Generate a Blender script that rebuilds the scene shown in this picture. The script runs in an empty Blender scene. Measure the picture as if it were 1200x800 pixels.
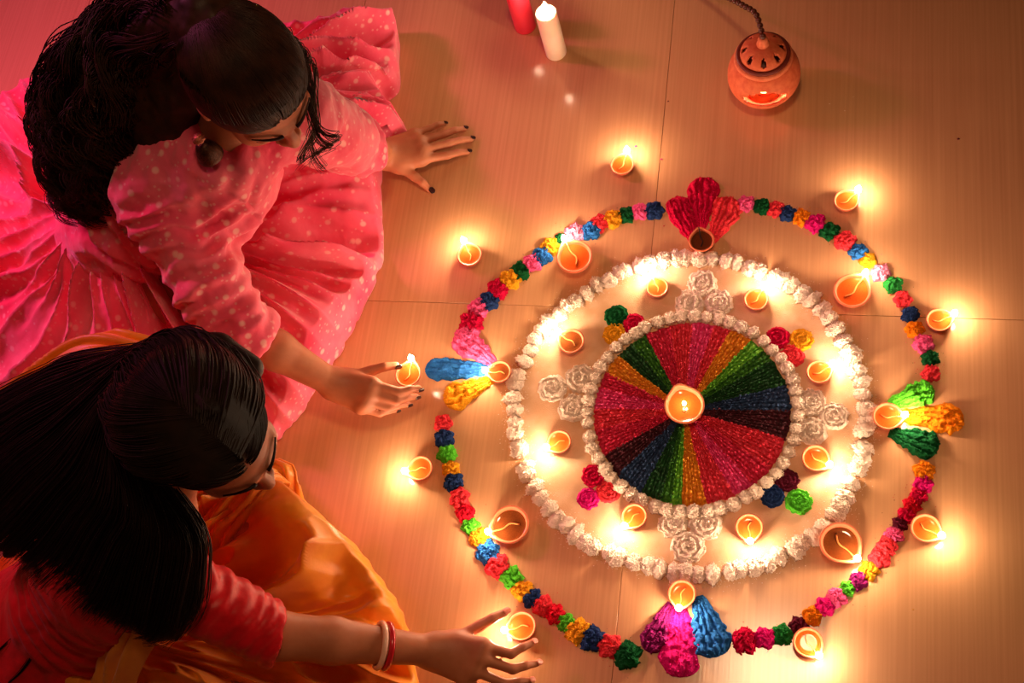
import bpy, bmesh, math, random
import numpy as np
from mathutils import Vector, Matrix

random.seed(7)
rng = np.random.default_rng(7)
PI = math.pi
scene = bpy.context.scene
col = scene.collection

# ------------------------------------------------------------------ camera
F_PX, TILT, AZ, CAM_H = 1500.0, math.radians(27), math.radians(25), 2.2
_n = np.array([math.sin(TILT) * math.sin(AZ), -math.sin(TILT) * math.cos(AZ), -math.cos(TILT)])
_z = -_n
_x = np.array([1.0, 0, 0]) - _z * _z[0]
_x /= np.linalg.norm(_x)
_y = np.cross(_z, _x)
CW = np.stack([_x, _y, _z])                       # camera -> world rotation
CAM = -CW @ np.array([0, 0, -1.0]) * (CAM_H / math.cos(TILT))
cd = bpy.data.cameras.new('camera')
cd.sensor_width = 36.0
cd.lens = 36.0 * F_PX / 1200.0
cd.clip_start = 0.05
cam = bpy.data.objects.new('camera', cd)
col.objects.link(cam)
cam.matrix_world = Matrix([list(CW[0]) + [CAM[0]], list(CW[1]) + [CAM[1]], list(CW[2]) + [CAM[2]], [0, 0, 0, 1]])
scene.camera = cam


def P(px, py, h=0.0):
    """world point at height h seen at photograph position (px, py)"""
    d = CW @ np.array([(px - 600) / F_PX, -(py - 400) / F_PX, -1.0])
    return CAM + d * ((h - CAM[2]) / d[2])


# ------------------------------------------------------------------ world, lamps, exposure
FLAME = (1.0, 0.67, 0.42)
FLAME_STRENGTH = 420.0
world = bpy.data.worlds.new('world')
scene.world = world
world.use_nodes = True
wb = world.node_tree.nodes['Background']
wb.inputs[0].default_value = (1.0, 0.40, 0.18, 1)
wb.inputs[1].default_value = 0.065


def area_lamp(name, loc, target, size, color, power, spread=170):
    ld = bpy.data.lights.new(name, 'AREA')
    ld.shape = 'DISK'
    ld.size = size
    ld.color = color
    ld.energy = power
    ld.spread = math.radians(spread)
    o = bpy.data.objects.new(name, ld)
    col.objects.link(o)
    o.location = loc
    o.rotation_euler = (Vector(target) - Vector(loc)).to_track_quat('-Z', 'Y').to_euler()
    return o


area_lamp('pink_party_lamp', (-2.2, 1.3, 1.9), (-0.9, 0.42, 0.1), 0.4, (1.0, 0.15, 0.40), 7.5, 55)
area_lamp('overhead_fill', (0.45, -0.15, 2.75), (0.3, -0.12, 0), 0.35, (1.0, 0.60, 0.32), 3.6, 70)  # added warm fill from overhead, spread narrowed so the outer floor stays darker
scene.view_settings.view_transform = 'Standard'
scene.view_settings.look = 'None'
scene.view_settings.gamma = 1.0
scene.view_settings.use_curve_mapping = False
scene.view_settings.exposure = -0.05


# ------------------------------------------------------------------ helpers
def lin(r, g, b):
    f = lambda c: (c / 255 / 12.92) if c / 255 <= 0.04045 else ((c / 255 + 0.055) / 1.055) ** 2.4
    return (f(r), f(g), f(b), 1.0)


def tag(o, label=None, cat=None, group=None, kind=None):
    if label: o['label'] = label
    if cat: o['category'] = cat
    if group: o['group'] = group
    if kind: o['kind'] = kind
    return o


def empty(name, loc, rz=0.0):
    o = bpy.data.objects.new(name, None)
    o.empty_display_size = 0.03
    col.objects.link(o)
    o.location = loc
    o.rotation_euler = (0, 0, rz)
    return o


def link(name, me, parent=None, mat=None, loc=None, keep=True):
    """link mesh data as an object; vertices in world space, or local to loc"""
    o = bpy.data.objects.new(name, me)
    col.objects.link(o)
    if mat is not None and len(me.materials) == 0:
        me.materials.append(mat)
    if loc is not None:
        o.location = loc
    if parent is not None:
        o.parent = parent
        if loc is None and keep:
            m = Matrix.Translation(parent.location) @ parent.rotation_euler.to_matrix().to_4x4()
            o.matrix_parent_inverse = m.inverted()
    return o


def set_obj_mat(o, mat):
    if len(o.data.materials) == 0:
        o.data.materials.append(None)
    o.material_slots[0].link = 'OBJECT'
    o.material_slots[0].material = mat
    return o


OCT = np.array([(1, 0, 0), (-1, 0, 0), (0, 1, 0), (0, -1, 0), (0, 0, 1), (0, 0, -1)], float)
OCF = np.array([(0, 2, 4), (2, 1, 4), (1, 3, 4), (3, 0, 4), (2, 0, 5), (1, 2, 5), (3, 1, 5), (0, 3, 5)])


def granules(V, n, lo, hi, zmin=0.0):
    """loose grains sitting on the surface points of a powder heap"""
    c = V[rng.choice(np.flatnonzero(V[:, 2] > zmin), n)]
    sz = rng.uniform(lo, hi, (n, 1, 1)) * rng.uniform(0.7, 1.3, (n, 6, 1))
    G = c[:, None, :] + OCT[None] * sz + rng.normal(0, lo * 0.5, (n, 1, 3))
    G[..., 2] = np.maximum(G[..., 2], 0)
    return G.reshape(-1, 3), (OCF[None] + (np.arange(n) * 6)[:, None, None]).reshape(-1, 3)


def mesh_np(name, V, quads=None, tris=None, smooth=True, gran=None):
    V = np.asarray(V, np.float32)
    if gran is not None:
        G, GT = granules(V, *gran)
        tris = GT + len(V) if tris is None else np.concatenate([tris, GT + len(V)])
        V = np.concatenate([V, G.astype(np.float32)])
    me = bpy.data.meshes.new(name)
    q = np.zeros((0, 4), np.int32) if quads is None else np.asarray(quads, np.int32)
    t = np.zeros((0, 3), np.int32) if tris is None else np.asarray(tris, np.int32)
    nl = q.size + t.size
    me.vertices.add(len(V))
    me.vertices.foreach_set('co', V.ravel())
    me.loops.add(nl)
    me.loops.foreach_set('vertex_index', np.concatenate([q.ravel(), t.ravel()]).astype(np.int32))
    me.polygons.add(len(q) + len(t))
    st = np.concatenate([np.arange(len(q)) * 4, len(q) * 4 + np.arange(len(t)) * 3]).astype(np.int32)
    me.polygons.foreach_set('loop_start', st)
    me.update(calc_edges=True)
    me.validate()
    if smooth:
        me.polygons.foreach_set('use_smooth', np.ones(len(me.polygons), bool))
    return me


def grid_faces(nu, nv, wrap_u=False, wrap_v=False, off=0):
    iu = np.arange(nu if wrap_u else nu - 1)
    iv = np.arange(nv if wrap_v else nv - 1)
    a, b = np.meshgrid(iu, iv, indexing='ij')
    a = a.ravel(); b = b.ravel()
    a2 = (a + 1) % nu; b2 = (b + 1) % nv
    return np.stack([a * nv + b, a2 * nv + b, a2 * nv + b2, a * nv + b2], 1) + off


def _hash(i, j, k, s):
    h = (i * 374761393 + j * 668265263 + k * 2147483647 + s * 974634777) & 0xFFFFFFFF
    h = ((h ^ (h >> 13)) * 1274126177) & 0xFFFFFFFF
    h = h ^ (h >> 16)
    return (h & 0xFFFF) / 65535.0 * 2 - 1


def vnoise(p, seed=0):
    """smooth value noise in -1..1, p is (..,3)"""
    p = np.asarray(p, float)
    i = np.floor(p).astype(np.int64)
    f = p - i
    u = f * f * (3 - 2 * f)
    r = 0
    for dx in (0, 1):
        for dy in (0, 1):
            for dz in (0, 1):
                w = (u[..., 0] if dx else 1 - u[..., 0]) * (u[..., 1] if dy else 1 - u[..., 1]) * (u[..., 2] if dz else 1 - u[..., 2])
                r = r + w * _hash(i[..., 0] + dx, i[..., 1] + dy, i[..., 2] + dz, seed)
    return r


def fbm(p, seed=0, octs=3):
    r = 0; a = 1.0
    for o in range(octs):
        r = r + a * vnoise(np.asarray(p) * (2.03 ** o), seed + o * 17)
        a *= 0.5
    return r


def catmull(pts, n, closed=False):
    pts = np.asarray(pts, float)
    m = len(pts)
    seg = m if closed else m - 1
    t = np.linspace(0, seg, n, endpoint=not closed)
    i = np.minimum(np.floor(t).astype(int), seg - 1)
    f = (t - i)[:, None]
    def g(k):
        return pts[k % m] if closed else pts[np.clip(k, 0, m - 1)]
    p0, p1, p2, p3 = g(i - 1), g(i), g(i + 1), g(i + 2)
    return 0.5 * (2 * p1 + (p2 - p0) * f + (2 * p0 - 5 * p1 + 4 * p2 - p3) * f ** 2 + (3 * p1 - p0 - 3 * p2 + p3) * f ** 3)


def tubes(paths, rad, sides=4, caps=False):
    """many tubes at once: paths (N,K,3), rad scalar or (N,K)"""
    paths = np.asarray(paths, float)
    N, K, _ = paths.shape
    rad = np.broadcast_to(np.asarray(rad, float), (N, K))
    T = np.gradient(paths, axis=1)
    T /= np.linalg.norm(T, axis=2, keepdims=True) + 1e-9
    ref = np.where(np.abs(T[..., 2:3]) > 0.9, np.array([1.0, 0, 0]), np.array([0, 0, 1.0]))
    U = np.cross(T, ref); U /= np.linalg.norm(U, axis=2, keepdims=True) + 1e-9
    W = np.cross(T, U)
    a = np.arange(sides) / sides * 2 * PI
    V = paths[:, :, None, :] + rad[:, :, None, None] * (np.cos(a)[None, None, :, None] * U[:, :, None, :] + np.sin(a)[None, None, :, None] * W[:, :, None, :])
    base = grid_faces(K, sides, wrap_v=True)
    Fq = (base[None] + (np.arange(N) * K * sides)[:, None, None]).reshape(-1, 4)
    V = V.reshape(-1, 3)
    tris = None
    if caps:
        tl = []
        for k in range(N):
            for e in (0, K - 1):
                o = k * K * sides + e * sides
                for s in range(1, sides - 1):
                    tl.append((o, o + s, o + s + 1))
        tris = np.array(tl)
    return V, Fq, tris


def lathe(profile, seg=48, rfun=None):
    """revolve (r,z) profile about z; rfun(phi, r, z)->r"""
    pr = np.asarray(profile, float)
    ph = np.arange(seg) / seg * 2 * PI
    R = np.broadcast_to(pr[:, 0], (seg, len(pr))).copy()
    Z = np.broadcast_to(pr[:, 1], (seg, len(pr)))
    if rfun is not None:
        R = rfun(ph[:, None], R, Z)
    V = np.stack([R * np.cos(ph)[:, None], R * np.sin(ph)[:, None], Z], 2).reshape(-1, 3)
    return V, grid_faces(seg, len(pr), wrap_u=True)


# ------------------------------------------------------------------ implicit surfaces for bodies and clothes
class Field:
    def __init__(self, lo, hi, h):
        self.lo = np.asarray(lo, float); self.h = h
        self.n = np.ceil((np.asarray(hi) - self.lo) / h).astype(int) + 1
        self.a = np.full(self.n, 0.06, np.float32)

    def block(self, lo, hi, pad):
        i0 = np.clip(np.floor((lo - pad - self.lo) / self.h).astype(int), 0, self.n - 1)
        i1 = np.clip(np.ceil((hi + pad - self.lo) / self.h).astype(int) + 1, 1, self.n)
        ax = [self.lo[k] + np.arange(i0[k], i1[k]) * self.h for k in range(3)]
        g = np.stack(np.meshgrid(*ax, indexing='ij'), -1).astype(np.float32)
        return tuple(slice(i0[k], i1[k]) for k in range(3)), g

    def merge(self, sl, d, k):
        a = self.a[sl]
        if k > 0:
            hh = np.maximum(k - np.abs(a - d), 0) / k
            self.a[sl] = np.minimum(a, d) - hh * hh * k * 0.25
        else:
            self.a[sl] = np.minimum(a, d)

    def capsule(self, p, q, rp, rq, k=0.02):
        p = np.asarray(p, float); q = np.asarray(q, float)
        r = max(rp, rq)
        sl, g = self.block(np.minimum(p, q) - r, np.maximum(p, q) + r, k + 4 * self.h)
        v = q - p
        w = g - p
        t = np.clip((w @ v) / max(v @ v, 1e-9), 0, 1)
        d = np.linalg.norm(w - t[..., None] * v, axis=-1) - (rp + (rq - rp) * t)
        self.merge(sl, d, k)

    def _ell(self, c, rad, R, pad):
        c = np.asarray(c, float); rad = np.asarray(rad, float)
        m = rad.max()
        sl, g = self.block(c - m, c + m, pad)
        q = (g - c) @ R
        k0 = np.linalg.norm(q / rad, axis=-1)
        k1 = np.linalg.norm(q / rad ** 2, axis=-1) + 1e-6
        return sl, k0 * (k0 - 1) / k1

    def ellipsoid(self, c, rad, R=np.eye(3), k=0.02):
        sl, d = self._ell(c, rad, R, k + 4 * self.h)
        self.merge(sl, d, k)

    def carve(self, c, rad, R=np.eye(3), k=0.01):
        sl, d = self._ell(c, rad, R, k + 4 * self.h)
        a = -self.a[sl]
        hh = np.maximum(k - np.abs(a - d), 0) / k
        self.a[sl] = -(np.minimum(a, d) - hh * hh * k * 0.25)

    def cut(self, c, nrm, c0=None, rad=None):
        """remove everything on the nrm side of the plane through c (near c0 within rad)"""
        nrm = np.asarray(nrm, float); nrm = nrm / np.linalg.norm(nrm)
        if c0 is None:
            sl, g = self.block(self.lo, self.lo + self.n * self.h, 0)
        else:
            sl, g = self.block(np.asarray(c0) - rad, np.asarray(c0) + rad, 0)
        self.a[sl] = np.maximum(self.a[sl], ((g - c) @ nrm).astype(np.float32))

    def mesh(self, smooth=1):
        A = self.a
        A = np.pad(A, 1, constant_values=0.06)
        lo = self.lo - self.h
        ins = A < 0
        nx, ny, nz = (s - 1 for s in A.shape)
        cnt = np.zeros((nx, ny, nz), np.int8)
        for dx in (0, 1):
            for dy in (0, 1):
                for dz in (0, 1):
                    cnt += ins[dx:nx + dx, dy:ny + dy, dz:nz + dz]
        cells = np.argwhere((cnt > 0) & (cnt < 8))
        idx = np.full((nx, ny, nz), -1, np.int32)
        idx[cells[:, 0], cells[:, 1], cells[:, 2]] = np.arange(len(cells))
        cv = {}
        for dx in (0, 1):
            for dy in (0, 1):
                for dz in (0, 1):
                    cv[dx, dy, dz] = A[cells[:, 0] + dx, cells[:, 1] + dy, cells[:, 2] + dz]
        acc = np.zeros((len(cells), 3)); num = np.zeros(len(cells))
        ks = list(cv)
        for k1 in ks:
            for ax in range(3):
                if k1[ax] == 1: continue
                k2 = list(k1); k2[ax] = 1; k2 = tuple(k2)
                a, b = cv[k1], cv[k2]
                m = (a < 0) != (b < 0)
                t = np.where(m, a / np.where(m, a - b, 1), 0)
                p = np.zeros((len(cells), 3)); p += np.array(k1); p[:, ax] += t
                acc += np.where(m[:, None], p, 0); num += m
        V = lo + (cells + acc / num[:, None]) * self.h
        quads = []
        for ax in range(3):
            s0 = [slice(None)] * 3; s1 = [slice(None)] * 3
            s0[ax] = slice(0, -1); s1[ax] = slice(1, None)
            a, b = ins[tuple(s0)], ins[tuple(s1)]
            e = np.argwhere(a != b)
            u, v = [(1, 2), (2, 0), (0, 1)][ax]
            e = e[(e[:, u] > 0) & (e[:, v] > 0) & (e[:, u] < A.shape[u] - 1) & (e[:, v] < A.shape[v] - 1)]
            fl = a[e[:, 0], e[:, 1], e[:, 2]]
            def c(du, dv):
                k = e.copy(); k[:, u] -= du; k[:, v] -= dv
                return idx[k[:, 0], k[:, 1], k[:, 2]]
            q = np.stack([c(1, 1), c(0, 1), c(0, 0), c(1, 0)], 1)
            q[~fl] = q[~fl][:, ::-1]
            quads.append(q)
        Q = np.concatenate(quads)
        for _ in range(smooth):
            V = laplace(V, Q)
        return V, Q


def laplace(V, Q, w=0.5):
    S = np.zeros_like(V); n = np.zeros(len(V))
    for a, b in ((0, 1), (1, 2), (2, 3), (3, 0)):
        for i, j in ((Q[:, a], Q[:, b]), (Q[:, b], Q[:, a])):
            for c in range(3):
                S[:, c] += np.bincount(i, V[j, c], len(V))
            n += np.bincount(i, minlength=len(V))
    return V + w * (S / np.maximum(n, 1)[:, None] - V)


def vnormals(V, Q):
    N = np.zeros_like(V)
    fn = np.cross(V[Q[:, 2]] - V[Q[:, 0]], V[Q[:, 3]] - V[Q[:, 1]])
    for k in range(4):
        for c in range(3):
            N[:, c] += np.bincount(Q[:, k], fn[:, c], len(V))
    return N / (np.linalg.norm(N, axis=1, keepdims=True) + 1e-12)


# ------------------------------------------------------------------ materials
def material(name, rgb, rough=0.6, rgb2=None, scale=60.0, bump=0.0, bscale=None, spec=0.5, detail=4.0, coords='Object', stretch=None, sheen=0.0, sss=0.0, metal=0.0, coat=0.0, lo=0.35, hi=0.65):
    m = bpy.data.materials.new(name)
    m.use_nodes = True
    nt = m.node_tree
    b = nt.nodes['Principled BSDF']
    b.inputs['Base Color'].default_value = rgb
    b.inputs['Roughness'].default_value = rough
    b.inputs['Specular IOR Level'].default_value = spec
    b.inputs['Metallic'].default_value = metal
    if sheen: b.inputs['Sheen Weight'].default_value = sheen
    if coat:
        b.inputs['Coat Weight'].default_value = coat
        b.inputs['Coat Roughness'].default_value = 0.12
    if sss:
        b.inputs['Subsurface Weight'].default_value = sss
        b.inputs['Subsurface Radius'].default_value = (0.02, 0.008, 0.004)
        b.inputs['Subsurface Scale'].default_value = 0.5
    tc = nt.nodes.new('ShaderNodeTexCoord')
    src = nt.nodes.new('ShaderNodeNewGeometry').outputs['Position'] if coords == 'World' else tc.outputs[coords]
    if stretch:
        mp = nt.nodes.new('ShaderNodeMapping')
        mp.inputs['Scale'].default_value = stretch
        nt.links.new(src, mp.inputs[0]); src = mp.outputs[0]
    if rgb2 is not None:
        no = nt.nodes.new('ShaderNodeTexNoise')
        no.inputs['Scale'].default_value = scale
        no.inputs['Detail'].default_value = detail
        nt.links.new(src, no.inputs['Vector'])
        cr = nt.nodes.new('ShaderNodeValToRGB')
        cr.color_ramp.elements[0].position = lo
        cr.color_ramp.elements[1].position = hi
        cr.color_ramp.elements[0].color = rgb
        cr.color_ramp.elements[1].color = rgb2
        nt.links.new(no.outputs['Fac'], cr.inputs[0])
        nt.links.new(cr.outputs[0], b.inputs['Base Color'])
    if bump:
        nb = nt.nodes.new('ShaderNodeTexNoise')
        nb.inputs['Scale'].default_value = bscale or scale
        nb.inputs['Detail'].default_value = 3
        nt.links.new(src, nb.inputs['Vector'])
        bp = nt.nodes.new('ShaderNodeBump')
        bp.inputs['Strength'].default_value = bump
        bp.inputs['Distance'].default_value = 0.002
        nt.links.new(nb.outputs['Fac'], bp.inputs['Height'])
        nt.links.new(bp.outputs[0], b.inputs['Normal'])
    return m


def powder(name, c, dark=0.7):
    if name == 'white': dark = 0.9
    c1 = lin(*c)
    c0 = (c1[0] * dark, c1[1] * dark, c1[2] * dark, 1)
    return material('powder_' + name, c0, 0.95, c1, 300, 0.9, 520, spec=0.08, lo=0.3, hi=0.6, coords='World')


POW = {k: powder(k, v) for k, v in dict(
    coral=(240, 62, 74), red=(222, 24, 50), crimson=(205, 14, 66), magenta=(228, 26, 128), pink=(248, 96, 158), palepink=(250, 150, 190),
    navy=(36, 60, 112), blue=(44, 112, 190), darkgreen=(18, 88, 44), green=(40, 140, 60), lime=(92, 200, 50), yellow=(240, 168, 36),
    orange=(244, 140, 22), maroon=(96, 22, 44), purple=(136, 26, 100), white=(240, 218, 202)).items()}
RAKED = {k: material('raked_powder_' + k, lin(*a), 0.75, lin(*b), 170, 0.6, 800, spec=0.3, lo=0.36, hi=0.66, coords='World') for k, (a, b) in dict(
    red=((200, 16, 40), (240, 66, 92)), crimson=((184, 8, 44), (226, 44, 92)), magenta=((206, 14, 92), (246, 84, 150)), orange=((206, 110, 12), (240, 164, 40)), lime=((56, 140, 24), (130, 200, 60)),
    green=((14, 72, 20), (70, 138, 34)), darkgreen=((10, 46, 18), (24, 86, 34)), navy=((18, 30, 64), (48, 78, 124)), maroon=((48, 10, 22), (92, 26, 44))).items()}
M_CLAY = material('terracotta', lin(194, 84, 50), 0.65, lin(210, 106, 66), 90, 0.25, 300, spec=0.3)
M_CLAYRIM = material('terracotta_pale', lin(216, 118, 80), 0.6, lin(200, 98, 62), 120, 0.2, 300, spec=0.3)
M_OIL = material('lamp_oil', lin(172, 60, 18), 0.12, lin(192, 78, 26), 50, spec=0.6)
M_OILDARK = material('burnt_lamp_oil', lin(84, 40, 16), 0.08, lin(112, 56, 22), 50, spec=0.7)
M_WICK = material('cotton_wick', lin(226, 150, 80), 0.8, lin(200, 116, 50), 200)
M_SOOT = material('charred_wick', lin(30, 20, 16), 0.9, lin(50, 34, 24), 200)
M_SKIN = material('skin', lin(196, 126, 92), 0.5, lin(184, 112, 80), 30, 0.08, 500, spec=0.4, sss=0.12)
M_SKIN2 = material('skin_warm', lin(188, 116, 82), 0.5, lin(176, 104, 72), 30, 0.08, 500, spec=0.4, sss=0.12)
M_HAIR = material('black_brown_hair', lin(36, 18, 12), 0.5, lin(60, 31, 19), 30, spec=0.25)
M_HAIR2 = material('black_hair', lin(22, 13, 10), 0.5, lin(36, 20, 14), 30, spec=0.22)
M_NAIL = material('dark_nail_polish', lin(34, 12, 14), 0.2, lin(46, 18, 18), 40, spec=0.6)
M_NAILP = material('pale_nail', lin(232, 140, 120), 0.3, lin(222, 128, 108), 40, spec=0.5)
M_LIPS = material('lips', lin(176, 70, 66), 0.4, lin(160, 60, 58), 60)
M_RED = material('red_silk', lin(222, 12, 32), 0.42, lin(196, 6, 24), 40, 0.3, 120, spec=0.35, sheen=0.08)
M_ORANGE = material('orange_silk', lin(244, 152, 28), 0.42, lin(230, 126, 14), 14, 0.25, 60, spec=0.45, sheen=0.2)


def flame_material():
    m = bpy.data.materials.new('flame')
    m.use_nodes = True
    nt = m.node_tree
    nt.nodes.clear()
    out = nt.nodes.new('ShaderNodeOutputMaterial')
    em = nt.nodes.new('ShaderNodeEmission')
    em.inputs[0].default_value = (*FLAME, 1)
    em.inputs[1].default_value = FLAME_STRENGTH
    nt.links.new(em.outputs[0], out.inputs[0])
    return m


M_FLAME = flame_material()


def dotted_fabric():
    m = bpy.data.materials.new('pink_dotted_cotton')
    m.use_nodes = True
    nt = m.node_tree
    b = nt.nodes['Principled BSDF']
    b.inputs['Roughness'].default_value = 0.75
    b.inputs['Specular IOR Level'].default_value = 0.2
    b.inputs['Sheen Weight'].default_value = 0.35
    tc = nt.nodes.new('ShaderNodeTexCoord')
    no = nt.nodes.new('ShaderNodeTexNoise'); no.inputs['Scale'].default_value = 9; no.inputs['Detail'].default_value = 5
    cr = nt.nodes.new('ShaderNodeValToRGB')
    cr.color_ramp.elements[0].position = 0.32; cr.color_ramp.elements[0].color = lin(238, 58, 104)
    cr.color_ramp.elements[1].position = 0.70; cr.color_ramp.elements[1].color = lin(252, 122, 148)
    nt.links.new(tc.outputs['Object'], no.inputs['Vector'])
    nt.links.new(no.outputs['Fac'], cr.inputs[0])
    prev = cr.outputs[0]
    for sc, r0, r1, f in ((34, 0.14, 0.26, 0.6), (72, 0.12, 0.24, 0.42)):
        vo = nt.nodes.new('ShaderNodeTexVoronoi'); vo.inputs['Scale'].default_value = sc
        nt.links.new(tc.outputs['Object'], vo.inputs['Vector'])
        mr = nt.nodes.new('ShaderNodeMapRange')
        mr.inputs['From Min'].default_value = r0; mr.inputs['From Max'].default_value = r1
        mr.inputs['To Min'].default_value = f; mr.inputs['To Max'].default_value = 0
        nt.links.new(vo.outputs['Distance'], mr.inputs['Value'])
        mx = nt.nodes.new('ShaderNodeMix'); mx.data_type = 'RGBA'
        nt.links.new(mr.outputs[0], mx.inputs[0])
        nt.links.new(prev, mx.inputs[6])
        mx.inputs[7].default_value = lin(255, 206, 200)
        prev = mx.outputs[2]
    nt.links.new(prev, b.inputs['Base Color'])
    nb = nt.nodes.new('ShaderNodeTexNoise'); nb.inputs['Scale'].default_value = 55; nb.inputs['Detail'].default_value = 5
    nt.links.new(tc.outputs['Object'], nb.inputs['Vector'])
    bp = nt.nodes.new('ShaderNodeBump'); bp.inputs['Strength'].default_value = 0.35; bp.inputs['Distance'].default_value = 0.004
    nt.links.new(nb.outputs['Fac'], bp.inputs['Height'])
    nt.links.new(bp.outputs[0], b.inputs['Normal'])
    return m


M_PINK = dotted_fabric()


def floor_material():
    m = bpy.data.materials.new('tan_wood_grain_tile')
    m.use_nodes = True
    nt = m.node_tree
    b = nt.nodes['Principled BSDF']
    b.inputs['Specular IOR Level'].default_value = 0.45
    tc = nt.nodes.new('ShaderNodeTexCoord')
    mp = nt.nodes.new('ShaderNodeMapping'); mp.inputs['Scale'].default_value = (170, 2.2, 1)
    nt.links.new(tc.outputs['Object'], mp.inputs[0])
    n1 = nt.nodes.new('ShaderNodeTexNoise'); n1.inputs['Scale'].default_value = 1.0; n1.inputs['Detail'].default_value = 5
    nt.links.new(mp.outputs[0], n1.inputs['Vector'])
    n2 = nt.nodes.new('ShaderNodeTexNoise'); n2.inputs['Scale'].default_value = 3.0; n2.inputs['Detail'].default_value = 4
    nt.links.new(tc.outputs['Object'], n2.inputs['Vector'])
    mx = nt.nodes.new('ShaderNodeMix'); mx.inputs[0].default_value = 0.3
    nt.links.new(n1.outputs['Fac'], mx.inputs[2]); nt.links.new(n2.outputs['Fac'], mx.inputs[3])
    cr = nt.nodes.new('ShaderNodeValToRGB')
    cr.color_ramp.elements[0].position = 0.3; cr.color_ramp.elements[0].color = lin(194, 142, 100)
    cr.color_ramp.elements[1].position = 0.7; cr.color_ramp.elements[1].color = lin(212, 160, 116)
    nt.links.new(mx.outputs[0], cr.inputs[0])
    nt.links.new(cr.outputs[0], b.inputs['Base Color'])
    b.inputs['Roughness'].default_value = 0.15
    bp = nt.nodes.new('ShaderNodeBump'); bp.inputs['Strength'].default_value = 0.06; bp.inputs['Distance'].default_value = 0.001
    nt.links.new(n1.outputs['Fac'], bp.inputs['Height'])
    nt.links.new(bp.outputs[0], b.inputs['Normal'])
    return m


M_FLOOR = floor_material()
M_GROUT = material('dark_joint', lin(166, 108, 72), 0.9, lin(150, 96, 62), 40)

# ------------------------------------------------------------------ floor of large tiles
TU = P(1200, 375) - P(430, 352); TU /= np.linalg.norm(TU)
L2D = P(783, 0) - P(727, 790); L2D /= np.linalg.norm(L2D)
TV = np.array([-TU[1], TU[0], 0.0])
TW, TH = 0.70, 1.25
_a = np.array([TU[:2], -L2D[:2]]).T
_s = np.linalg.solve(_a, (P(727, 790) - P(430, 352))[:2])
TX = P(430, 352) + TU * _s[0]                     # where the two visible joints cross
FROT = math.atan2(TU[1], TU[0])
me = bpy.data.meshes.new('floor')
bm = bmesh.new()
bmesh.ops.create_cube(bm, size=1.0)
bmesh.ops.scale(bm, vec=(8 * TW, 6 * TH, 0.05), verts=bm.verts)
bm.to_mesh(me); bm.free()
floor = bpy.data.objects.new('floor', me)
col.objects.link(floor)
me.materials.append(M_GROUT)
floor.location = (TX[0], TX[1], -0.029)
floor.rotation_euler = (0, 0, FROT)
tag(floor, kind='structure')
bm = bmesh.new()
bmesh.ops.create_cube(bm, size=1.0)
bmesh.ops.scale(bm, vec=(TW - 0.0010, TH - 0.0010, 0.008), verts=bm.verts)
bmesh.ops.bevel(bm, geom=[e for e in bm.edges if all(v.co.z > 0 for v in e.verts)], offset=0.0006, segments=1, affect='EDGES')
tile_me = bpy.data.meshes.new('tile')
bm.to_mesh(tile_me); bm.free()
tile_me.materials.append(M_FLOOR)
for i in range(-4, 4):
    for j in range(-3, 3):
        o = bpy.data.objects.new('tile', tile_me)
        col.objects.link(o)
        o.parent = floor
        o.location = ((i + 0.5) * TW, (j + 0.5) * TH, 0.025)

# ------------------------------------------------------------------ rangoli
RC = P(804, 484)


def rot2(a):
    return np.array([[math.cos(a), -math.sin(a)], [math.sin(a), math.cos(a)]])


def rosette_mesh(name, seed, lobes, swirl, turns, H=0.34, rough=0.05, depth=0.10, lob=0.10, gr=220):
    """unit-radius heaped powder rosette with spiral grooves; base at z=0"""
    nu, nr = 48, 28
    u = np.arange(nu) / nu * 2 * PI
    r = np.linspace(0.0, 1.0, nr) ** 0.8
    U, Rr = np.meshgrid(u, r, indexing='ij')
    out = 1 + lob * np.cos(lobes * U + seed) + 0.07 * vnoise(np.stack([np.cos(U) * 3, np.sin(U) * 3, U * 0 + seed], -1), seed)
    X = Rr * np.cos(U) * out; Y = Rr * np.sin(U) * out
    prof = np.sqrt(np.clip(1 - Rr ** 2.6, 0, 1))
    groove = np.cos(U * swirl - Rr * turns * 2 * PI)
    Z = H * prof * (0.92 + 0.1 * (1 - Rr)) + depth * groove * np.clip(Rr * 3, 0, 1) * prof ** 0.5 * np.clip((1 - Rr) * 8, 0, 1)
    nz = fbm(np.stack([X * 6, Y * 6, Z * 6 + seed * 3], -1), seed, 4)
    Z = np.maximum(Z + rough * nz * prof, 0)
    X = X + rough * 0.8 * vnoise(np.stack([X * 9, Y * 9, Z + 5], -1), seed + 3) * Rr
    Y = Y + rough * 0.8 * vnoise(np.stack([X * 9, Y * 9, Z + 9], -1), seed + 4) * Rr
    Z[:, -1] = 0.0
    Z[:, 0] = Z[:, 0].mean(); X[:, 0] = 0; Y[:, 0] = 0
    V = np.stack([X, Y, Z], -1).reshape(-1, 3)
    return mesh_np(name, V, grid_faces(nu, nr, wrap_u=True)[:, ::-1], gran=(gr, 0.04, 0.085, 0.06))


ROSE = [rosette_mesh('spiral_rosette', s, 9, 1, 2.7 + 0.15 * s, 0.25, 0.10, 0.085, 0.035) for s in range(4)]
BUD = [rosette_mesh('garland_rosette', 20 + s, 5 + s % 2, 3 + s % 3, 1.2, 0.62, 0.16, 0.13) for s in range(6)]


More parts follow.
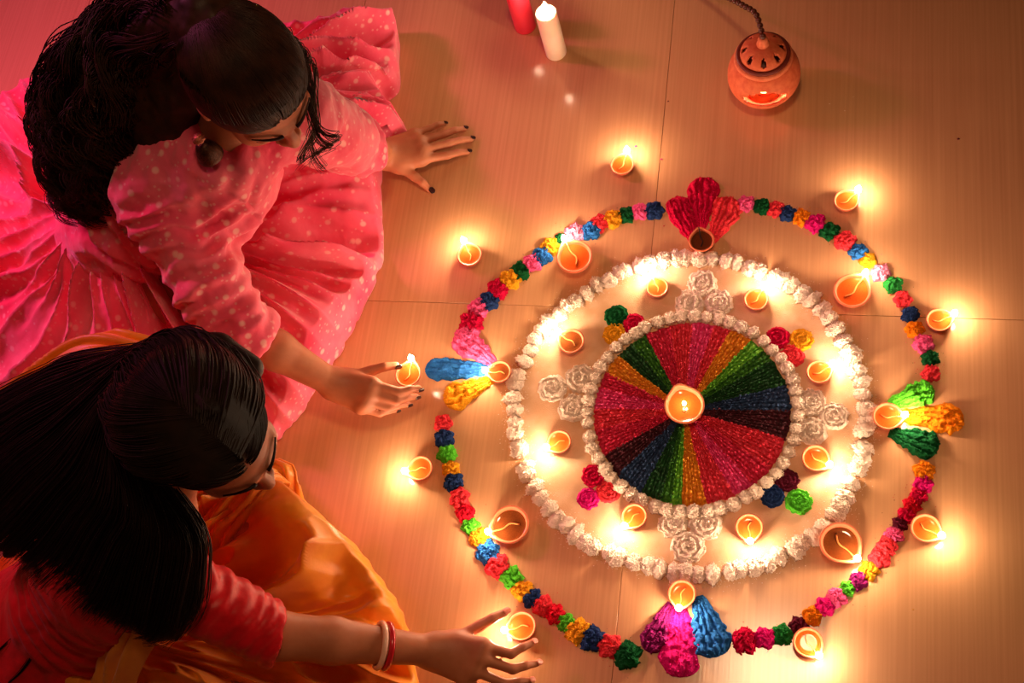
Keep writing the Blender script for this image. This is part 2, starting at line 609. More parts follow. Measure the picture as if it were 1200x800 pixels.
def lump_mesh(name, seed, ax, ay, az, rough, grn=150):
    bm = bmesh.new()
    bmesh.ops.create_icosphere(bm, subdivisions=4, radius=1.0)
    bm.verts.index_update()
    V = np.array([v.co[:] for v in bm.verts])
    d = 1 + rough * fbm(V * 2.2 + seed * 7.3, seed, 4) + rough * 0.45 * vnoise(V * 5 + seed, seed + 2) + rough * 0.65 * vnoise(V * 12 + seed, seed + 3) + rough * 0.4 * vnoise(V * 19 + seed, seed + 5)
    V = V * d[:, None] * np.array([ax, ay, az])
    V[:, 2] = np.maximum(V[:, 2] + az * 0.35, 0)
    F3 = np.array([[v.index for v in f.verts] for f in bm.faces])
    bm.free()
    return mesh_np(name, V, None, F3, gran=(grn, 0.0010, 0.0022, 0.001))


MOUND = [lump_mesh('ring_mound', s, 0.0150, 0.0132, 0.0094, 0.19) for s in range(8)]
BEAD = [lump_mesh('bead_mound', 30 + s, 0.0115, 0.0112, 0.0095, 0.16) for s in range(5)]
for m in MOUND + BEAD:
    m.materials.append(POW['white'])


def drop(name, mesh, pos, rz, scale, mat, label, cat, group):
    o = bpy.data.objects.new(name, mesh)
    col.objects.link(o)
    o.location = pos
    o.rotation_euler = (0, 0, rz)
    o.scale = scale if hasattr(scale, '__len__') else (scale,) * 3
    if mat is not None:
        set_obj_mat(o, mat)
    tag(o, label, cat, group)
    return o


# outer white ring: traced as the hand laid it
ring_px = [(806, 304), (870, 311), (925, 334), (965, 367), (998, 418), (1013, 470), (1012, 520), (995, 575), (958, 625), (905, 657), (850, 673), (800, 672), (745, 660), (690, 637), (645, 598), (615, 545), (603, 490), (608, 440), (628, 400), (662, 362), (710, 330), (755, 312)]
ring_w = catmull([P(*p) for p in ring_px], 900, True)
# thin dusting of white powder between the rings
nu, nr = 160, 30
u = np.arange(nu) / nu * 2 * PI
rr = np.linspace(0.0, 1.0, nr)
U, Rr = np.meshgrid(u, rr, indexing='ij')
ra_ = np.arctan2(ring_w[:, 1] - RC[1], ring_w[:, 0] - RC[0]); rq_ = np.hypot(ring_w[:, 1] - RC[1], ring_w[:, 0] - RC[0])
od_ = np.argsort(ra_)
edge = np.interp((U + PI) % (2 * PI) - PI, ra_[od_], rq_[od_], period=2 * PI) * (1 + 0.012 * vnoise(np.stack([np.cos(U) * 6, np.sin(U) * 6, U * 0], -1), 3))
X = RC[0] + Rr * edge * np.cos(U); Y = RC[1] + Rr * edge * np.sin(U)
Z = 0.0012 + 0.0006 * fbm(np.stack([X * 60, Y * 60, X * 0], -1), 4, 3)
Z[:, -1] = 0.0002
M_DUST = material('dusted_white_powder', lin(216, 168, 130), 0.9, lin(230, 190, 156), 26, 0.5, 700, spec=0.1, lo=0.4, hi=0.75)
dust = link('powder_dusting', mesh_np('powder_dusting', np.stack([X, Y, Z], -1).reshape(-1, 3), grid_faces(nu, nr, wrap_u=True)[:, ::-1]), None, M_DUST)
tag(dust, 'thin pale powder dusting spread on the floor inside the white ring', 'powder', kind='stuff')

dl = np.r_[0, np.cumsum(np.linalg.norm(np.diff(np.vstack([ring_w, ring_w[:1]]), axis=0), axis=1))]
NM = int(dl[-1] / 0.0235)
for k in range(NM):
    s = dl[-1] * (k + 0.25 * rng.uniform(-1, 1)) / NM % dl[-1]
    i = min(int(np.searchsorted(dl, s)), 899)
    p = ring_w[i]
    a = math.atan2(p[1] - RC[1], p[0] - RC[0])
    q = p + np.array([math.cos(a), math.sin(a), 0]) * rng.uniform(-.0035, .0035)
    drop('powder_mound', MOUND[k % 8], (q[0], q[1], 0.0006), a + rng.uniform(-.3, .3) + (PI if k % 3 == 0 else 0), (rng.uniform(0.95, 1.2), rng.uniform(0.9, 1.1), rng.uniform(.85, 1.15)), None,
         'crumbly white powder mound in the large ring around the dusted floor', 'powder mound', 'mounds of the large white ring')

# small round mounds hugging the coloured disc
disc_px = [(760, 393), (808, 377), (858, 385), (885, 397), (912, 440), (924, 480), (920, 515), (903, 552), (862, 584), (828, 592), (798, 593), (775, 588), (750, 580), (727, 556), (711, 534), (697, 495), (697, 458), (707, 437), (728, 420)]
disc_w = np.array([P(*p) for p in disc_px])
_dc = np.linalg.lstsq(np.c_[2 * disc_w[:, :2], np.ones(len(disc_w))], (disc_w[:, :2] ** 2).sum(1), rcond=None)[0]
DC = np.array([_dc[0], _dc[1], 0.0])
DR = math.sqrt(_dc[2] + _dc[0] ** 2 + _dc[1] ** 2)
BR = DR + 0.0125
NB = int(2 * PI * BR / 0.0232)
for k in range(NB):
    a = 2 * PI * k / NB + rng.uniform(-.015, .015)
    r = BR + rng.uniform(-.0015, .0015)
    drop('powder_bead', BEAD[k % 5], (DC[0] + r * math.cos(a), DC[1] + r * math.sin(a), 0.0008), rng.uniform(0, 6.28), rng.uniform(0.93, 1.1), None,
         'small round white powder mound in the ring hugging the striped colour disc', 'powder mound', 'mounds of the small white ring')

# striped colour disc: one ridged wedge per colour
CC = P(803, 482)
disc = empty('powder_disc', CC)
tag(disc, 'round disc of coloured powder wedges raked into radial ridges', 'rangoli disc')


def rim_angle(px, py):
    q = P(px, py) - CC
    return math.atan2(q[1], q[0])


def rim_radius(a):
    # from CC along a to the circle (DC, DR)
    d = np.array([math.cos(a), math.sin(a)])
    f = (CC - DC)[:2]
    b = f @ d
    return -b + math.sqrt(b * b - f @ f + DR * DR)


wedges = [((757, 394), 'crimson'), ((785, 384), 'red'), ((812, 377), 'magenta'), ((838, 380), 'red'), ((858, 385), 'orange'), ((884, 397), 'lime'), ((897, 410), 'green'), ((906, 423), 'darkgreen'),
          ((917, 453), 'navy'), ((925, 482), 'maroon'), ((920, 515), 'red'), ((904, 551), 'crimson'), ((884, 571), 'magenta'), ((862, 584), 'red'), ((829, 592), 'orange'), ((799, 593), 'lime'),
          ((787, 591), 'green'), ((774, 588), 'darkgreen'), ((751, 580), 'navy'), ((727, 556), 'maroon'), ((711, 534), 'crimson'), ((700, 505), 'red'), ((696, 480), 'magenta'), ((698, 455), 'crimson'),
          ((707, 437), 'orange'), ((727, 420), 'darkgreen'), ((742, 406), 'green')]
nw = len(wedges)
for k in range(nw):
    a0 = rim_angle(*wedges[k][0]); a1 = rim_angle(*wedges[(k + 1) % nw][0])
    while a1 > a0: a1 -= 2 * PI
    a0 += 0.012; a1 -= 0.012
    span = a0 - a1
    rows = max(2, int(round(span * DR / 0.0084)))
    nu, nr = rows * 7 + 1, 56
    u = np.linspace(0, 1, nu); v = np.linspace(0, 1, nr)
    Ug, Vg = np.meshgrid(u, v, indexing='ij')
    ang = a0 + (a1 - a0) * Ug + 0.012 * vnoise(np.stack([Ug * rows, Vg * 9, Ug * 0 + k], -1), k)
    rm = np.vectorize(rim_radius)(ang) * (1 + 0.012 * vnoise(np.stack([Ug * 9, Ug * 0, Ug * 0 + k], -1), k + 5))
    Rg = 0.026 + (rm - 0.026) * Vg
    ridge = np.abs(np.sin(Ug * rows * PI)) ** 0.7
    nod = 0.5 + 0.5 * np.sin(Rg / 0.0085 * 2 * PI + 2.3 * np.floor(Ug * rows - 1e-6) + 1.2 * vnoise(np.stack([Ug * rows * 2, Vg * 12, Ug * 0], -1), k))
    X = CC[0] + Rg * np.cos(ang); Y = CC[1] + Rg * np.sin(ang)
    nz = fbm(np.stack([X * 190, Y * 190, X * 0 + k], -1), k + 9, 3)
    Z = 0.0026 + 0.0095 * ridge * (0.45 + 0.55 * nod) + 0.0022 * nz
    Z *= np.clip((1 - Vg) * 14, 0, 1) ** 0.5
    Z = np.maximum(Z, 0.0016)
    Z[0, :] = 0.0026; Z[-1, :] = 0.0026; Z[:, 0] = 0.0014; Z[:, -1] = 0.0012
    link('wedge', mesh_np('wedge', np.stack([X, Y, Z], -1).reshape(-1, 3), grid_faces(nu, nr)[:, ::-1], gran=(int(span * 900), 0.0010, 0.0020, 0.004)), disc, RAKED[wedges[k][1]])

# rosettes of the outer garland, clockwise from the top fan
CNAME = dict(coral='coral', red='red', crimson='crimson', magenta='magenta', pink='pink', palepink='pale pink', navy='navy blue', blue='blue', darkgreen='dark green', green='green', lime='lime green', yellow='yellow', orange='orange', maroon='dark maroon', purple='purple', white='white')
ORD = ['first', 'second', 'third', 'fourth', 'fifth', 'sixth', 'seventh', 'eighth', 'ninth', 'tenth', 'eleventh', 'twelfth', 'thirteenth', 'fourteenth', 'fifteenth', 'sixteenth', 'seventeenth', 'eighteenth', 'nineteenth', 'twentieth', 'twenty-first', 'twenty-second', 'twenty-third', 'twenty-fourth', 'twenty-fifth']
garland = {
    'top crimson fan': [(874, 238, 'pink', 19), (893, 241, 'darkgreen', 18), (909, 244, 'coral', 17), (923, 249, 'navy', 17), (939, 254, 'orange', 18), (956, 261, 'magenta', 20), (972, 270, 'darkgreen', 20), (990, 281, 'coral', 21), (1006, 294, 'blue', 18), (1017, 304, 'yellow', 16), (1032, 319, 'palepink', 19), (1047, 333, 'green', 19), (1058, 350, 'coral', 18), (1067, 368, 'navy', 18), (1072, 385, 'orange', 18), (1082, 402, 'pink', 21), (1090, 419, 'darkgreen', 18), (1091, 437, 'coral', 19)],
    'right green and orange fan': [(1083, 551, 'orange', 20), (1082, 566, 'magenta', 19), (1077, 580, 'crimson', 18), (1069, 591, 'red', 17), (1062, 603, 'crimson', 18), (1055, 613, 'maroon', 15), (1048, 626, 'pink', 18), (1040, 639, 'coral', 20), (1031, 653, 'coral', 20), (1018, 668, 'yellow', 20), (1006, 680, 'purple', 19), (993, 689, 'lime', 17), (981, 699, 'pink', 19), (967, 710, 'magenta', 19), (952, 721, 'orange', 20), (936, 733, 'maroon', 20), (917, 743, 'green', 20), (896, 747, 'magenta', 22), (873, 750, 'crimson', 25)],
    'bottom purple and pink fan': [(735, 767, 'darkgreen', 26), (714, 756, 'coral', 24), (693, 748, 'navy', 25), (677, 739, 'yellow', 24), (663, 729, 'lime', 19), (650, 719, 'red', 20), (636, 709, 'coral', 20), (623, 700, 'navy', 18), (612, 691, 'yellow', 20), (599, 676, 'lime', 21), (583, 663, 'coral', 23), (571, 646, 'blue', 22), (561, 629, 'yellow', 19), (551, 616, 'lime', 17), (545, 601, 'red', 18), (538, 583, 'coral', 20), (531, 564, 'navy', 18), (528, 549, 'yellow', 17), (523, 531, 'lime', 18), (520, 513, 'navy', 18), (519, 495, 'coral', 17)],
    'left blue and yellow fan': [(547, 393, 'pink', 22), (552, 377, 'crimson', 24), (560, 361, 'pink', 21), (573, 352, 'navy', 20), (583, 338, 'crimson', 21), (597, 327, 'yellow', 20), (610, 317, 'darkgreen', 19), (623, 307, 'pink', 19), (635, 299, 'blue', 19), (645, 288, 'yellow', 19), (658, 280, 'darkgreen', 14), (674, 273, 'palepink', 20), (692, 270, 'blue', 19), (703, 260, 'coral', 18), (718, 256, 'yellow', 20), (734, 251, 'darkgreen', 18), (750, 247, 'pink', 18), (766, 246, 'navy', 19)],
}
GR = []
for fan, lst in garland.items():
    for k, (x, y, c, d) in enumerate(lst):
        p = P(x, y, 0.005)
        r = np.linalg.norm(P(x + d / 2, y) - P(x, y)) * 1.22
        GR.append((p, c))
        drop('powder_rosette', BUD[(k * 5 + len(fan)) % 6], (p[0], p[1], 0.0), rng.uniform(0, 6.28), (r * rng.uniform(.95, 1.1), r * rng.uniform(.95, 1.1), r), POW[c],
             f'{CNAME[c]} powder rosette in the garland, {ORD[k]} clockwise from the {fan}', 'powder rosette', 'rosettes of the colourful garland ring')

# trios of spiral rosettes on the dusted floor
trios = [('white', 823, 331, 34, 'white spiral powder rosette, uppermost of the trio below the top fan'), ('white', 808, 354, 33, 'white spiral powder rosette, left one of the trio below the top fan'), ('white', 842, 354, 33, 'white spiral powder rosette, right one of the trio below the top fan'),
         ('white', 680, 443, 34, 'white spiral powder rosette, uppermost of the trio left of the disc'), ('white', 647, 454, 33, 'white spiral powder rosette, leftmost of the trio left of the disc'), ('white', 671, 477, 33, 'white spiral powder rosette, lowest of the trio left of the disc'),
         ('white', 951, 471, 34, 'white spiral powder rosette, uppermost of the trio right of the disc'), ('white', 977, 487, 34, 'white spiral powder rosette, rightmost of the trio right of the disc'), ('white', 952, 504, 35, 'white spiral powder rosette, lowest of the trio right of the disc'),
         ('white', 788, 613, 34, 'white spiral powder rosette, left one of the trio below the disc'), ('white', 827, 614, 38, 'white spiral powder rosette, right one of the trio below the disc'), ('white', 806, 640, 38, 'white spiral powder rosette, lowest of the trio below the disc'),
         ('darkgreen', 722, 369, 27, 'dark green spiral rosette atop the trio at upper left of the disc'), ('crimson', 743, 379, 26, 'crimson spiral rosette in the trio at upper left of the disc'), ('yellow', 720, 391, 27, 'yellow spiral rosette in the trio at upper left of the disc'),
         ('crimson', 911, 395, 28, 'crimson spiral rosette in the trio at upper right of the disc'), ('yellow', 939, 397, 28, 'yellow spiral rosette in the trio at upper right of the disc'), ('coral', 928, 416, 28, 'coral red spiral rosette in the trio at upper right of the disc'),
         ('maroon', 922, 562, 28, 'dark maroon spiral rosette in the trio at lower right of the disc'), ('navy', 905, 580, 28, 'navy blue spiral rosette in the trio at lower right of the disc'), ('lime', 936, 587, 31, 'lime green spiral rosette in the trio at lower right of the disc'),
         ('crimson', 695, 557, 27, 'crimson spiral rosette atop the trio at lower left of the disc'), ('magenta', 689, 583, 25, 'magenta spiral rosette in the trio at lower left of the disc'), ('coral', 713, 575, 27, 'coral red spiral rosette in the trio at lower left of the disc')]
for k, (c, x, y, d, lab) in enumerate(trios):
    p = P(x, y, 0.005)
    r = np.linalg.norm(P(x + d / 2, y) - P(x, y)) * 1.05
    drop('spiral_rosette', ROSE[k % 4], (p[0], p[1], 0.0008), rng.uniform(0, 6.28), r, POW[c], lab, 'powder rosette', 'spiral rosettes around the disc')


def petal(parent, tip, end, w0, w1, c, seed, rows=5):
    """ridged heap of powder widening from tip to a rounded end"""
    a, b = P(*tip), P(*end)
    d = b - a; L = np.linalg.norm(d); d /= L
    s = np.array([-d[1], d[0], 0])
    k = np.linalg.norm(P(tip[0] + 1, tip[1]) - P(*tip))
    w0 *= k / 2; w1 *= k / 2
    nu, nv = 44, 41
    u = np.linspace(0, 1, nu); v = np.linspace(-1, 1, nv)
    Ug, Vg = np.meshgrid(u, v, indexing='ij')
    wid = (w0 + (w1 - w0) * np.clip(Ug / 0.72, 0, 1) ** 0.9) * np.sqrt(np.clip(1 - np.clip((Ug - 0.72) / 0.28, 0, 1) ** 2.2, 0.0, 1))
    wid = wid * (1 + 0.16 * vnoise(np.stack([Ug * 14, np.sign(Vg) * 3, Ug * 0 + seed], -1), seed))
    Pt = a + (Ug * L)[..., None] * d + (Vg * wid)[..., None] * s
    nz = fbm(np.stack([Pt[..., 0] * 130, Pt[..., 1] * 130, Ug * 0 + seed], -1), seed, 4)
    hp = (1 - np.abs(Vg) ** 3) ** 0.5 * np.sin(np.clip(Ug * 1.15 + 0.06, 0, 1) * PI / 2) * np.clip((1 - Ug) * 9, 0, 1) ** 0.5
    ridge = np.abs(np.sin((Vg + 0.12 * vnoise(np.stack([Ug * 6, Vg * 2, Ug * 0], -1), seed + 2)) * rows * PI / 2))
    Z = hp * (0.0065 + 0.0065 * ridge + 0.0046 * nz)
    Z = np.maximum(Z, 0.0004)
    Z[0] = 0.0003; Z[-1] = 0.0003; Z[:, 0] = 0.0003; Z[:, -1] = 0.0003
    Pt[..., 2] = Z
    o = link('petal', mesh_np('petal', Pt.reshape(-1, 3), grid_faces(nu, nv), gran=(300, 0.0010, 0.0024, 0.002)), parent, POW[c])
    o['label'] = CNAME[c] + ' ridged powder petal'


fans = [('crimson and coral powder petals fanned out above the top clay lamp', (822, 270), [((814, 284), (789, 232), 10, 32, 'crimson', 5), ((822, 268), (825, 208), 10, 38, 'crimson', 5), ((834, 284), (858, 232), 10, 36, 'coral', 5)]),
        ('pink, blue and yellow powder petals fanned out left of the rings', (575, 434), [((580, 426), (534, 393), 10, 34, 'pink', 4), ((576, 434), (498, 432), 12, 30, 'blue', 4), ((578, 444), (521, 472), 10, 34, 'yellow', 4)]),
        ('lime, orange and dark green powder petals fanned out right of the rings', (1055, 487), [((1042, 474), (1094, 456), 12, 34, 'lime', 4), ((1056, 487), (1130, 493), 16, 38, 'orange', 4), ((1042, 506), (1100, 526), 12, 38, 'darkgreen', 4)]),
        ('purple, pink and blue powder petals fanned out below the rings', (799, 715), [((786, 706), (759, 764), 8, 32, 'purple', 4), ((797, 708), (797, 794), 18, 46, 'magenta', 5), ((818, 698), (840, 770), 12, 46, 'blue', 5)])]
for k, (lab, c, ps) in enumerate(fans):
    f = empty('powder_petal_fan', P(*c))
    tag(f, lab, 'powder fan', 'petal fans of the rangoli')
    for j, (t, e, w0, w1, c, rows) in enumerate(ps):
        petal(f, t, e, w0, w1, c, 11 + k * 5 + j, rows)

# ------------------------------------------------------------------ clay lamps
SEG = 40
spout = lambda ph, r, z: r * (1 + 0.20 * np.clip(np.cos(ph), 0, 1) ** 14 * np.clip(z / 0.75, 0, 1) ** 2)
V, Q = lathe([(0.0, 0.0), (0.52, 0.0), (0.60, 0.03), (0.76, 0.28), (0.90, 0.55), (0.985, 0.74), (1.0, 0.79), (0.985, 0.83), (0.94, 0.84), (0.885, 0.82), (0.86, 0.76), (0.78, 0.55), (0.62, 0.33), (0.35, 0.24), (0.0, 0.22)], SEG, spout)
BOWL = mesh_np('bowl', V, Q)
BOWL.materials.append(M_CLAY)
V, Q = lathe([(0.86, 0.77), (0.885, 0.825), (0.93, 0.85), (0.97, 0.845), (1.0, 0.815)], SEG, spout)
RIM = mesh_np('rim', V, Q); RIM.materials.append(M_CLAYRIM)
V, Q = lathe([(0.0, 0.63), (0.5, 0.63), (0.80, 0.63), (0.822, 0.645)], SEG, lambda ph, r, z: r * (1 + 0.10 * np.clip(np.cos(ph), 0, 1) ** 14))
OIL = mesh_np('oil', V, Q)
wp = catmull([(-0.45, 0.15, 0.64), (-0.05, -0.08, 0.66), (0.4, 0.02, 0.66), (0.85, 0.0, 0.80), (1.13, 0.0, 0.93)], 14)
V, Q, T = tubes(wp[None], 0.042, 6, True)
WICK = mesh_np('wick', V, Q, T); WICK.materials.append(M_WICK)
wp2 = catmull([(-0.3, 0.1, 0.64), (-0.05, -0.02, 0.66), (0.02, 0.0, 0.75), (0.0, 0.0, 0.92)], 10)
V, Q, T = tubes(wp2[None], 0.05, 6, True)
WICKC = mesh_np('upright_wick', V, Q, T); WICKC.materials.append(M_WICK)
ft = np.linspace(0, 1, 11)
fr = 0.30 * np.sin(PI * np.clip(ft, 0, 1) ** 0.62) ** 1.0 * (1 - 0.25 * ft)
V, Q = lathe(list(zip(fr, ft)), 12)
V[:, 0] += 0.12 * V[:, 2] ** 2
FLM = mesh_np('flame', V, Q); FLM.materials.append(M_FLAME)


def diya(px, py, d, flame, label, dark=False, base=0.0, lit=True, fh=0.021, group='lit clay oil lamps'):
    """rim centre pixel, rim diameter in pixels, flame pixel"""
    k = np.linalg.norm(P(px + 1, py, base + .02) - P(px, py, base + .02))
    R = d / 2 * k * 0.98
    h = 0.84 * R
    c = P(px, py, base + h)
    fl = P(flame[0], flame[1], base + h + 0.010)
    ang = math.atan2(fl[1] - c[1], fl[0] - c[0])
    centre = np.linalg.norm((fl - c)[:2]) < 0.35 * R
    root = empty('clay_lamp', (c[0], c[1], base), ang)
    tag(root, label, 'oil lamp', group)
    for nm, me_ in (('bowl', BOWL), ('rim', RIM), ('oil', OIL)):
        o = bpy.data.objects.new(nm, me_); col.objects.link(o)
        o.parent = root; o.scale = (R, R, R)
        if nm == 'oil': set_obj_mat(o, M_OILDARK if dark else M_OIL)
    o = bpy.data.objects.new('wick', WICKC if centre else WICK); col.objects.link(o)
    o.parent = root; o.scale = (R, R, R)
    if not lit:
        set_obj_mat(o, M_SOOT)
        return root
    wick = o
    o = bpy.data.objects.new('flame', FLM); col.objects.link(o)
    o.parent = wick
    o.location = (0.0 if centre else 1.12, 0, 0.90)
    o.scale = (fh / R, fh / R, fh / R)
    return root


diya(729, 192, 29, (732, 181), 'small lit clay lamp alone above the rings, nearest the candles')
diya(992, 234, 31, (1005, 222), 'small lit clay lamp outside the garland at the upper right')
diya(550, 298, 30, (545, 286), 'small lit clay lamp outside the garland near the pink skirt')
diya(673, 300, 43, (664, 284), 'large lit clay lamp touching the garland at the upper left')
diya(822, 281, 31, (819, 266), 'unlit clay lamp with dark oil at the foot of the crimson fan', True, lit=False, group='unlit clay lamp')
diya(770, 336, 27, (764, 322), 'small lit clay lamp on the dusted floor left of the top white trio')
diya(886, 350, 30, (894, 336), 'small lit clay lamp on the dusted floor right of the top white trio')
diya(999, 340, 46, (1013, 321), 'large lit clay lamp inside the garland at the upper right')
diya(1101, 374, 32, (1117, 367), 'small lit clay lamp outside the garland at the far right, upper one')
diya(669, 399, 32, (657, 390), 'small clay lamp with dark oil left of the green and yellow rosettes', True)
diya(960, 435, 31, (972, 427), 'small lit clay lamp below the crimson and yellow rosettes')
diya(585, 435, 28, (571, 433), 'small lit clay lamp with dark oil at the foot of the blue fan', True)
diya(802, 474, 48, (801, 470), 'large lit clay lamp standing at the centre of the colour disc', fh=0.013)
diya(1040, 487, 36, (1053, 485), 'lit clay lamp at the foot of the green and orange fan')
diya(655, 517, 29, (641, 523), 'small lit clay lamp on the dusted floor below the left white trio')
diya(956, 536, 34, (968, 541), 'small lit clay lamp on the dusted floor below the right white trio')
diya(492, 548, 30, (475, 551), 'small lit clay lamp outside the garland at the left, below the hand')
diya(743, 604, 31, (732, 615), 'small lit clay lamp left of the bottom white trio')
diya(597, 614, 46, (575, 621), 'large lit clay lamp with dark oil inside the garland at lower left', True)
diya(878, 617, 34, (879, 633), 'small lit clay lamp right of the bottom white trio')
diya(985, 635, 51, (1001, 650), 'large lit clay lamp with dark oil inside the garland at lower right', True)
diya(1085, 618, 37, (1099, 624), 'small lit clay lamp outside the garland at the far right, lower one')
diya(799, 695, 34, (796, 708), 'lit clay lamp at the head of the purple and pink fan')
diya(947, 752, 37, (958, 765), 'lit clay lamp outside the garland at the bottom right')
diya(478, 438, 31, (480, 424), 'small lit clay lamp held in the fingers of the woman in pink', base=0.066, group='hand-held clay lamps')
diya(611, 733, 35, (599, 735), 'lit clay lamp between thumb and fingers of the woman in orange', group='hand-held clay lamps')

# ------------------------------------------------------------------ candles
M_WAXP = material('pink_wax', lin(238, 60, 84), 0.45, lin(228, 44, 70), 20, spec=0.4, sss=0.3)
M_WAXW = material('white_wax', lin(250, 226, 206), 0.45, lin(244, 214, 190), 20, spec=0.4, sss=0.4)


def candle(px, py, r, h, mat, label):
    c = P(px, py, 0)
    root = empty('pillar_candle', c)
    tag(root, label, 'candle', 'candles on the floor')
    V, Q = lathe([(0, 0), (r * .93, 0), (r, 0.003), (r, h * .5), (r * .98, h - 0.004), (r * .92, h), (r * .7, h - 0.003), (0, h - 0.006)], 36)
    link('wax_body', mesh_np('wax_body', V, Q), root, mat, loc=(0, 0, 0))
    V, Q, T = tubes(np.array([[(0, 0, h - .008), (0.0005, 0, h), (0.001, 0, h + .008)]]), 0.0012, 6, True)
    link('wick', mesh_np('wick', V, Q, T), root, M_SOOT, loc=(0, 0, 0))
    o = link('flame', FLM, root, loc=(0, 0, h + 0.004))
    o.scale = (0.026, 0.026, 0.03)


candle(616, 31, 0.0235, 0.125, M_WAXP, 'rose pink pillar candle at the top edge of the picture')
candle(652, 62, 0.0225, 0.135, M_WAXW, 'white pillar candle burning beside the pink candle')

# ------------------------------------------------------------------ clay lantern with bead chain
LP = P(895, 84, 0.07)
lan = empty('clay_lantern', (LP[0], LP[1], 0))
tag(lan, 'round pierced terracotta lantern with dark banded neck on a bead chain', 'lantern')
prof = [(0.030, 0.0), (0.036, 0.0)] + [(0.0715 * math.sin(t), 0.066 - 0.068 * math.cos(t)) for t in np.linspace(0.55, 2.45, 26)] + [(0.044, 0.1195)]
SEGL = 72
V, Q = lathe(prof, SEGL)
ctr = V[Q].mean(1)
to_cam = np.array([CAM[0] - LP[0], CAM[1] - LP[1]]); to_cam /= np.linalg.norm(to_cam)
angc = math.atan2(to_cam[1], to_cam[0])
keep = np.ones(len(Q), bool)
az_ = np.arctan2(ctr[:, 1], ctr[:, 0])
for off in (0, 2 * PI / 3, -2 * PI / 3):
    da = (az_ - angc - off + PI) % (2 * PI) - PI
    zz = ctr[:, 2]
    low = 0.060 - 0.016 * np.cos(da * 1.9)
    up = 0.062 + 0.030 * np.cos(da * 1.9)
    keep &= ~((np.abs(da) < 0.66) & (zz > low) & (zz < up) & (zz > 0.05))
pot = link('pot', mesh_np('pot', V, Q[keep]), lan, M_CLAY, loc=(0, 0, 0))
sm = pot.modifiers.new('wall', 'SOLIDIFY'); sm.thickness = 0.006; sm.offset = -1
M_BAND = material('dark_red_band', lin(120, 34, 18), 0.5, lin(96, 24, 14), 60)
V, Q = lathe([(0.046, 0.110), (0.054, 0.112), (0.057, 0.118), (0.054, 0.124), (0.046, 0.125)], SEGL)
link('collar', mesh_np('collar', V, Q), lan, M_CLAYRIM, loc=(0, 0, 0))
V, Q = lathe([(0.0475, 0.1245), (0.0515, 0.1255), (0.052, 0.129), (0.0475, 0.131), (0.043, 0.129)], SEGL)
link('band', mesh_np('band', V, Q), lan, M_BAND, loc=(0, 0, 0))
lp = [(0.044 * math.cos(t) + 0.0005, 0.129 + 0.030 * math.sin(t)) for t in np.linspace(0, 1.35, 16)]
V, Q = lathe(lp, SEGL)
ctr = V[Q].mean(1)
az_ = np.arctan2(ctr[:, 1], ctr[:, 0])
keep = np.ones(len(Q), bool)
for j in range(8):
    da = (az_ - angc - j * PI / 4 + PI) % (2 * PI) - PI
    zt = (ctr[:, 2] - 0.136) / 0.017
    keep &= ~((zt > 0) & (zt < 1) & (np.abs(da) < 0.15 * np.sin(np.clip(zt, 0, 1) * PI)))
lid = link('lid', mesh_np('lid', V, Q[keep]), lan, M_CLAY, loc=(0, 0, 0))
sm = lid.modifiers.new('wall', 'SOLIDIFY'); sm.thickness = 0.004; sm.offset = -1
V, Q = lathe([(0.0, 0.126), (0.043, 0.126), (0.043, 0.128), (0.0, 0.128)], 36)
link('slit_blocker', mesh_np('slit_blocker', V, Q), lan, M_BAND, loc=(0, 0, 0))  # added disc shuts off the flame below so the lid slits stay dark
V, Q = lathe([(0.012, 0.155), (0.0125, 0.160), (0.009, 0.167), (0.010, 0.172), (0.007, 0.178), (0.0, 0.179)], 24)
link('knob', mesh_np('knob', V, Q), lid, M_CLAYRIM, loc=(0, 0, 0))
V, Q = lathe([(0, 0.012), (0.018, 0.012), (0.024, 0.03), (0.022, 0.03), (0.016, 0.018), (0, 0.018)], 28)
link('inner_lamp', mesh_np('inner_lamp', V, Q), lan, M_CLAY, loc=(0, 0, 0))
o = link('flame', FLM, lan, loc=(to_cam[0] * 0.012, to_cam[1] * 0.012, 0.03)); o.scale = (0.022,) * 3
M_BEAD = material('dark_brown_bead', lin(92, 36, 18), 0.35, lin(70, 26, 14), 60)
bm = bmesh.new(); bmesh.ops.create_uvsphere(bm, u_segments=12, v_segments=8, radius=0.0062)
bead_me = bpy.data.meshes.new('bead'); bm.to_mesh(bead_me); bm.free()
bead_me.polygons.foreach_set('use_smooth', np.ones(len(bead_me.polygons), bool))
bead_me.materials.append(M_BEAD)
ch = catmull([(LP[0], LP[1], 0.182)] + [tuple(P(*q)) for q in ((886, 17, .17), (872, 7, .15), (852, -3, .115), (825, -12, .06), (790, -16, .0066), (740, -26, .0066))], 500)
dl = np.r_[0, np.cumsum(np.linalg.norm(np.diff(ch, axis=0), axis=1))]
V, Q, T = tubes(ch[None, ::6] - np.array([LP[0], LP[1], 0]), 0.0012, 5, True)
link('cord', mesh_np('cord', V, Q, T), lan, M_BAND, loc=(0, 0, 0))
for k in range(int(dl[-1] / 0.0152)):
    p = ch[min(int(np.searchsorted(dl, k * 0.0152)), 499)]
    o = bpy.data.objects.new('bead', bead_me); col.objects.link(o)
    o.parent = lan
    o.location = (p[0] - LP[0], p[1] - LP[1], p[2])

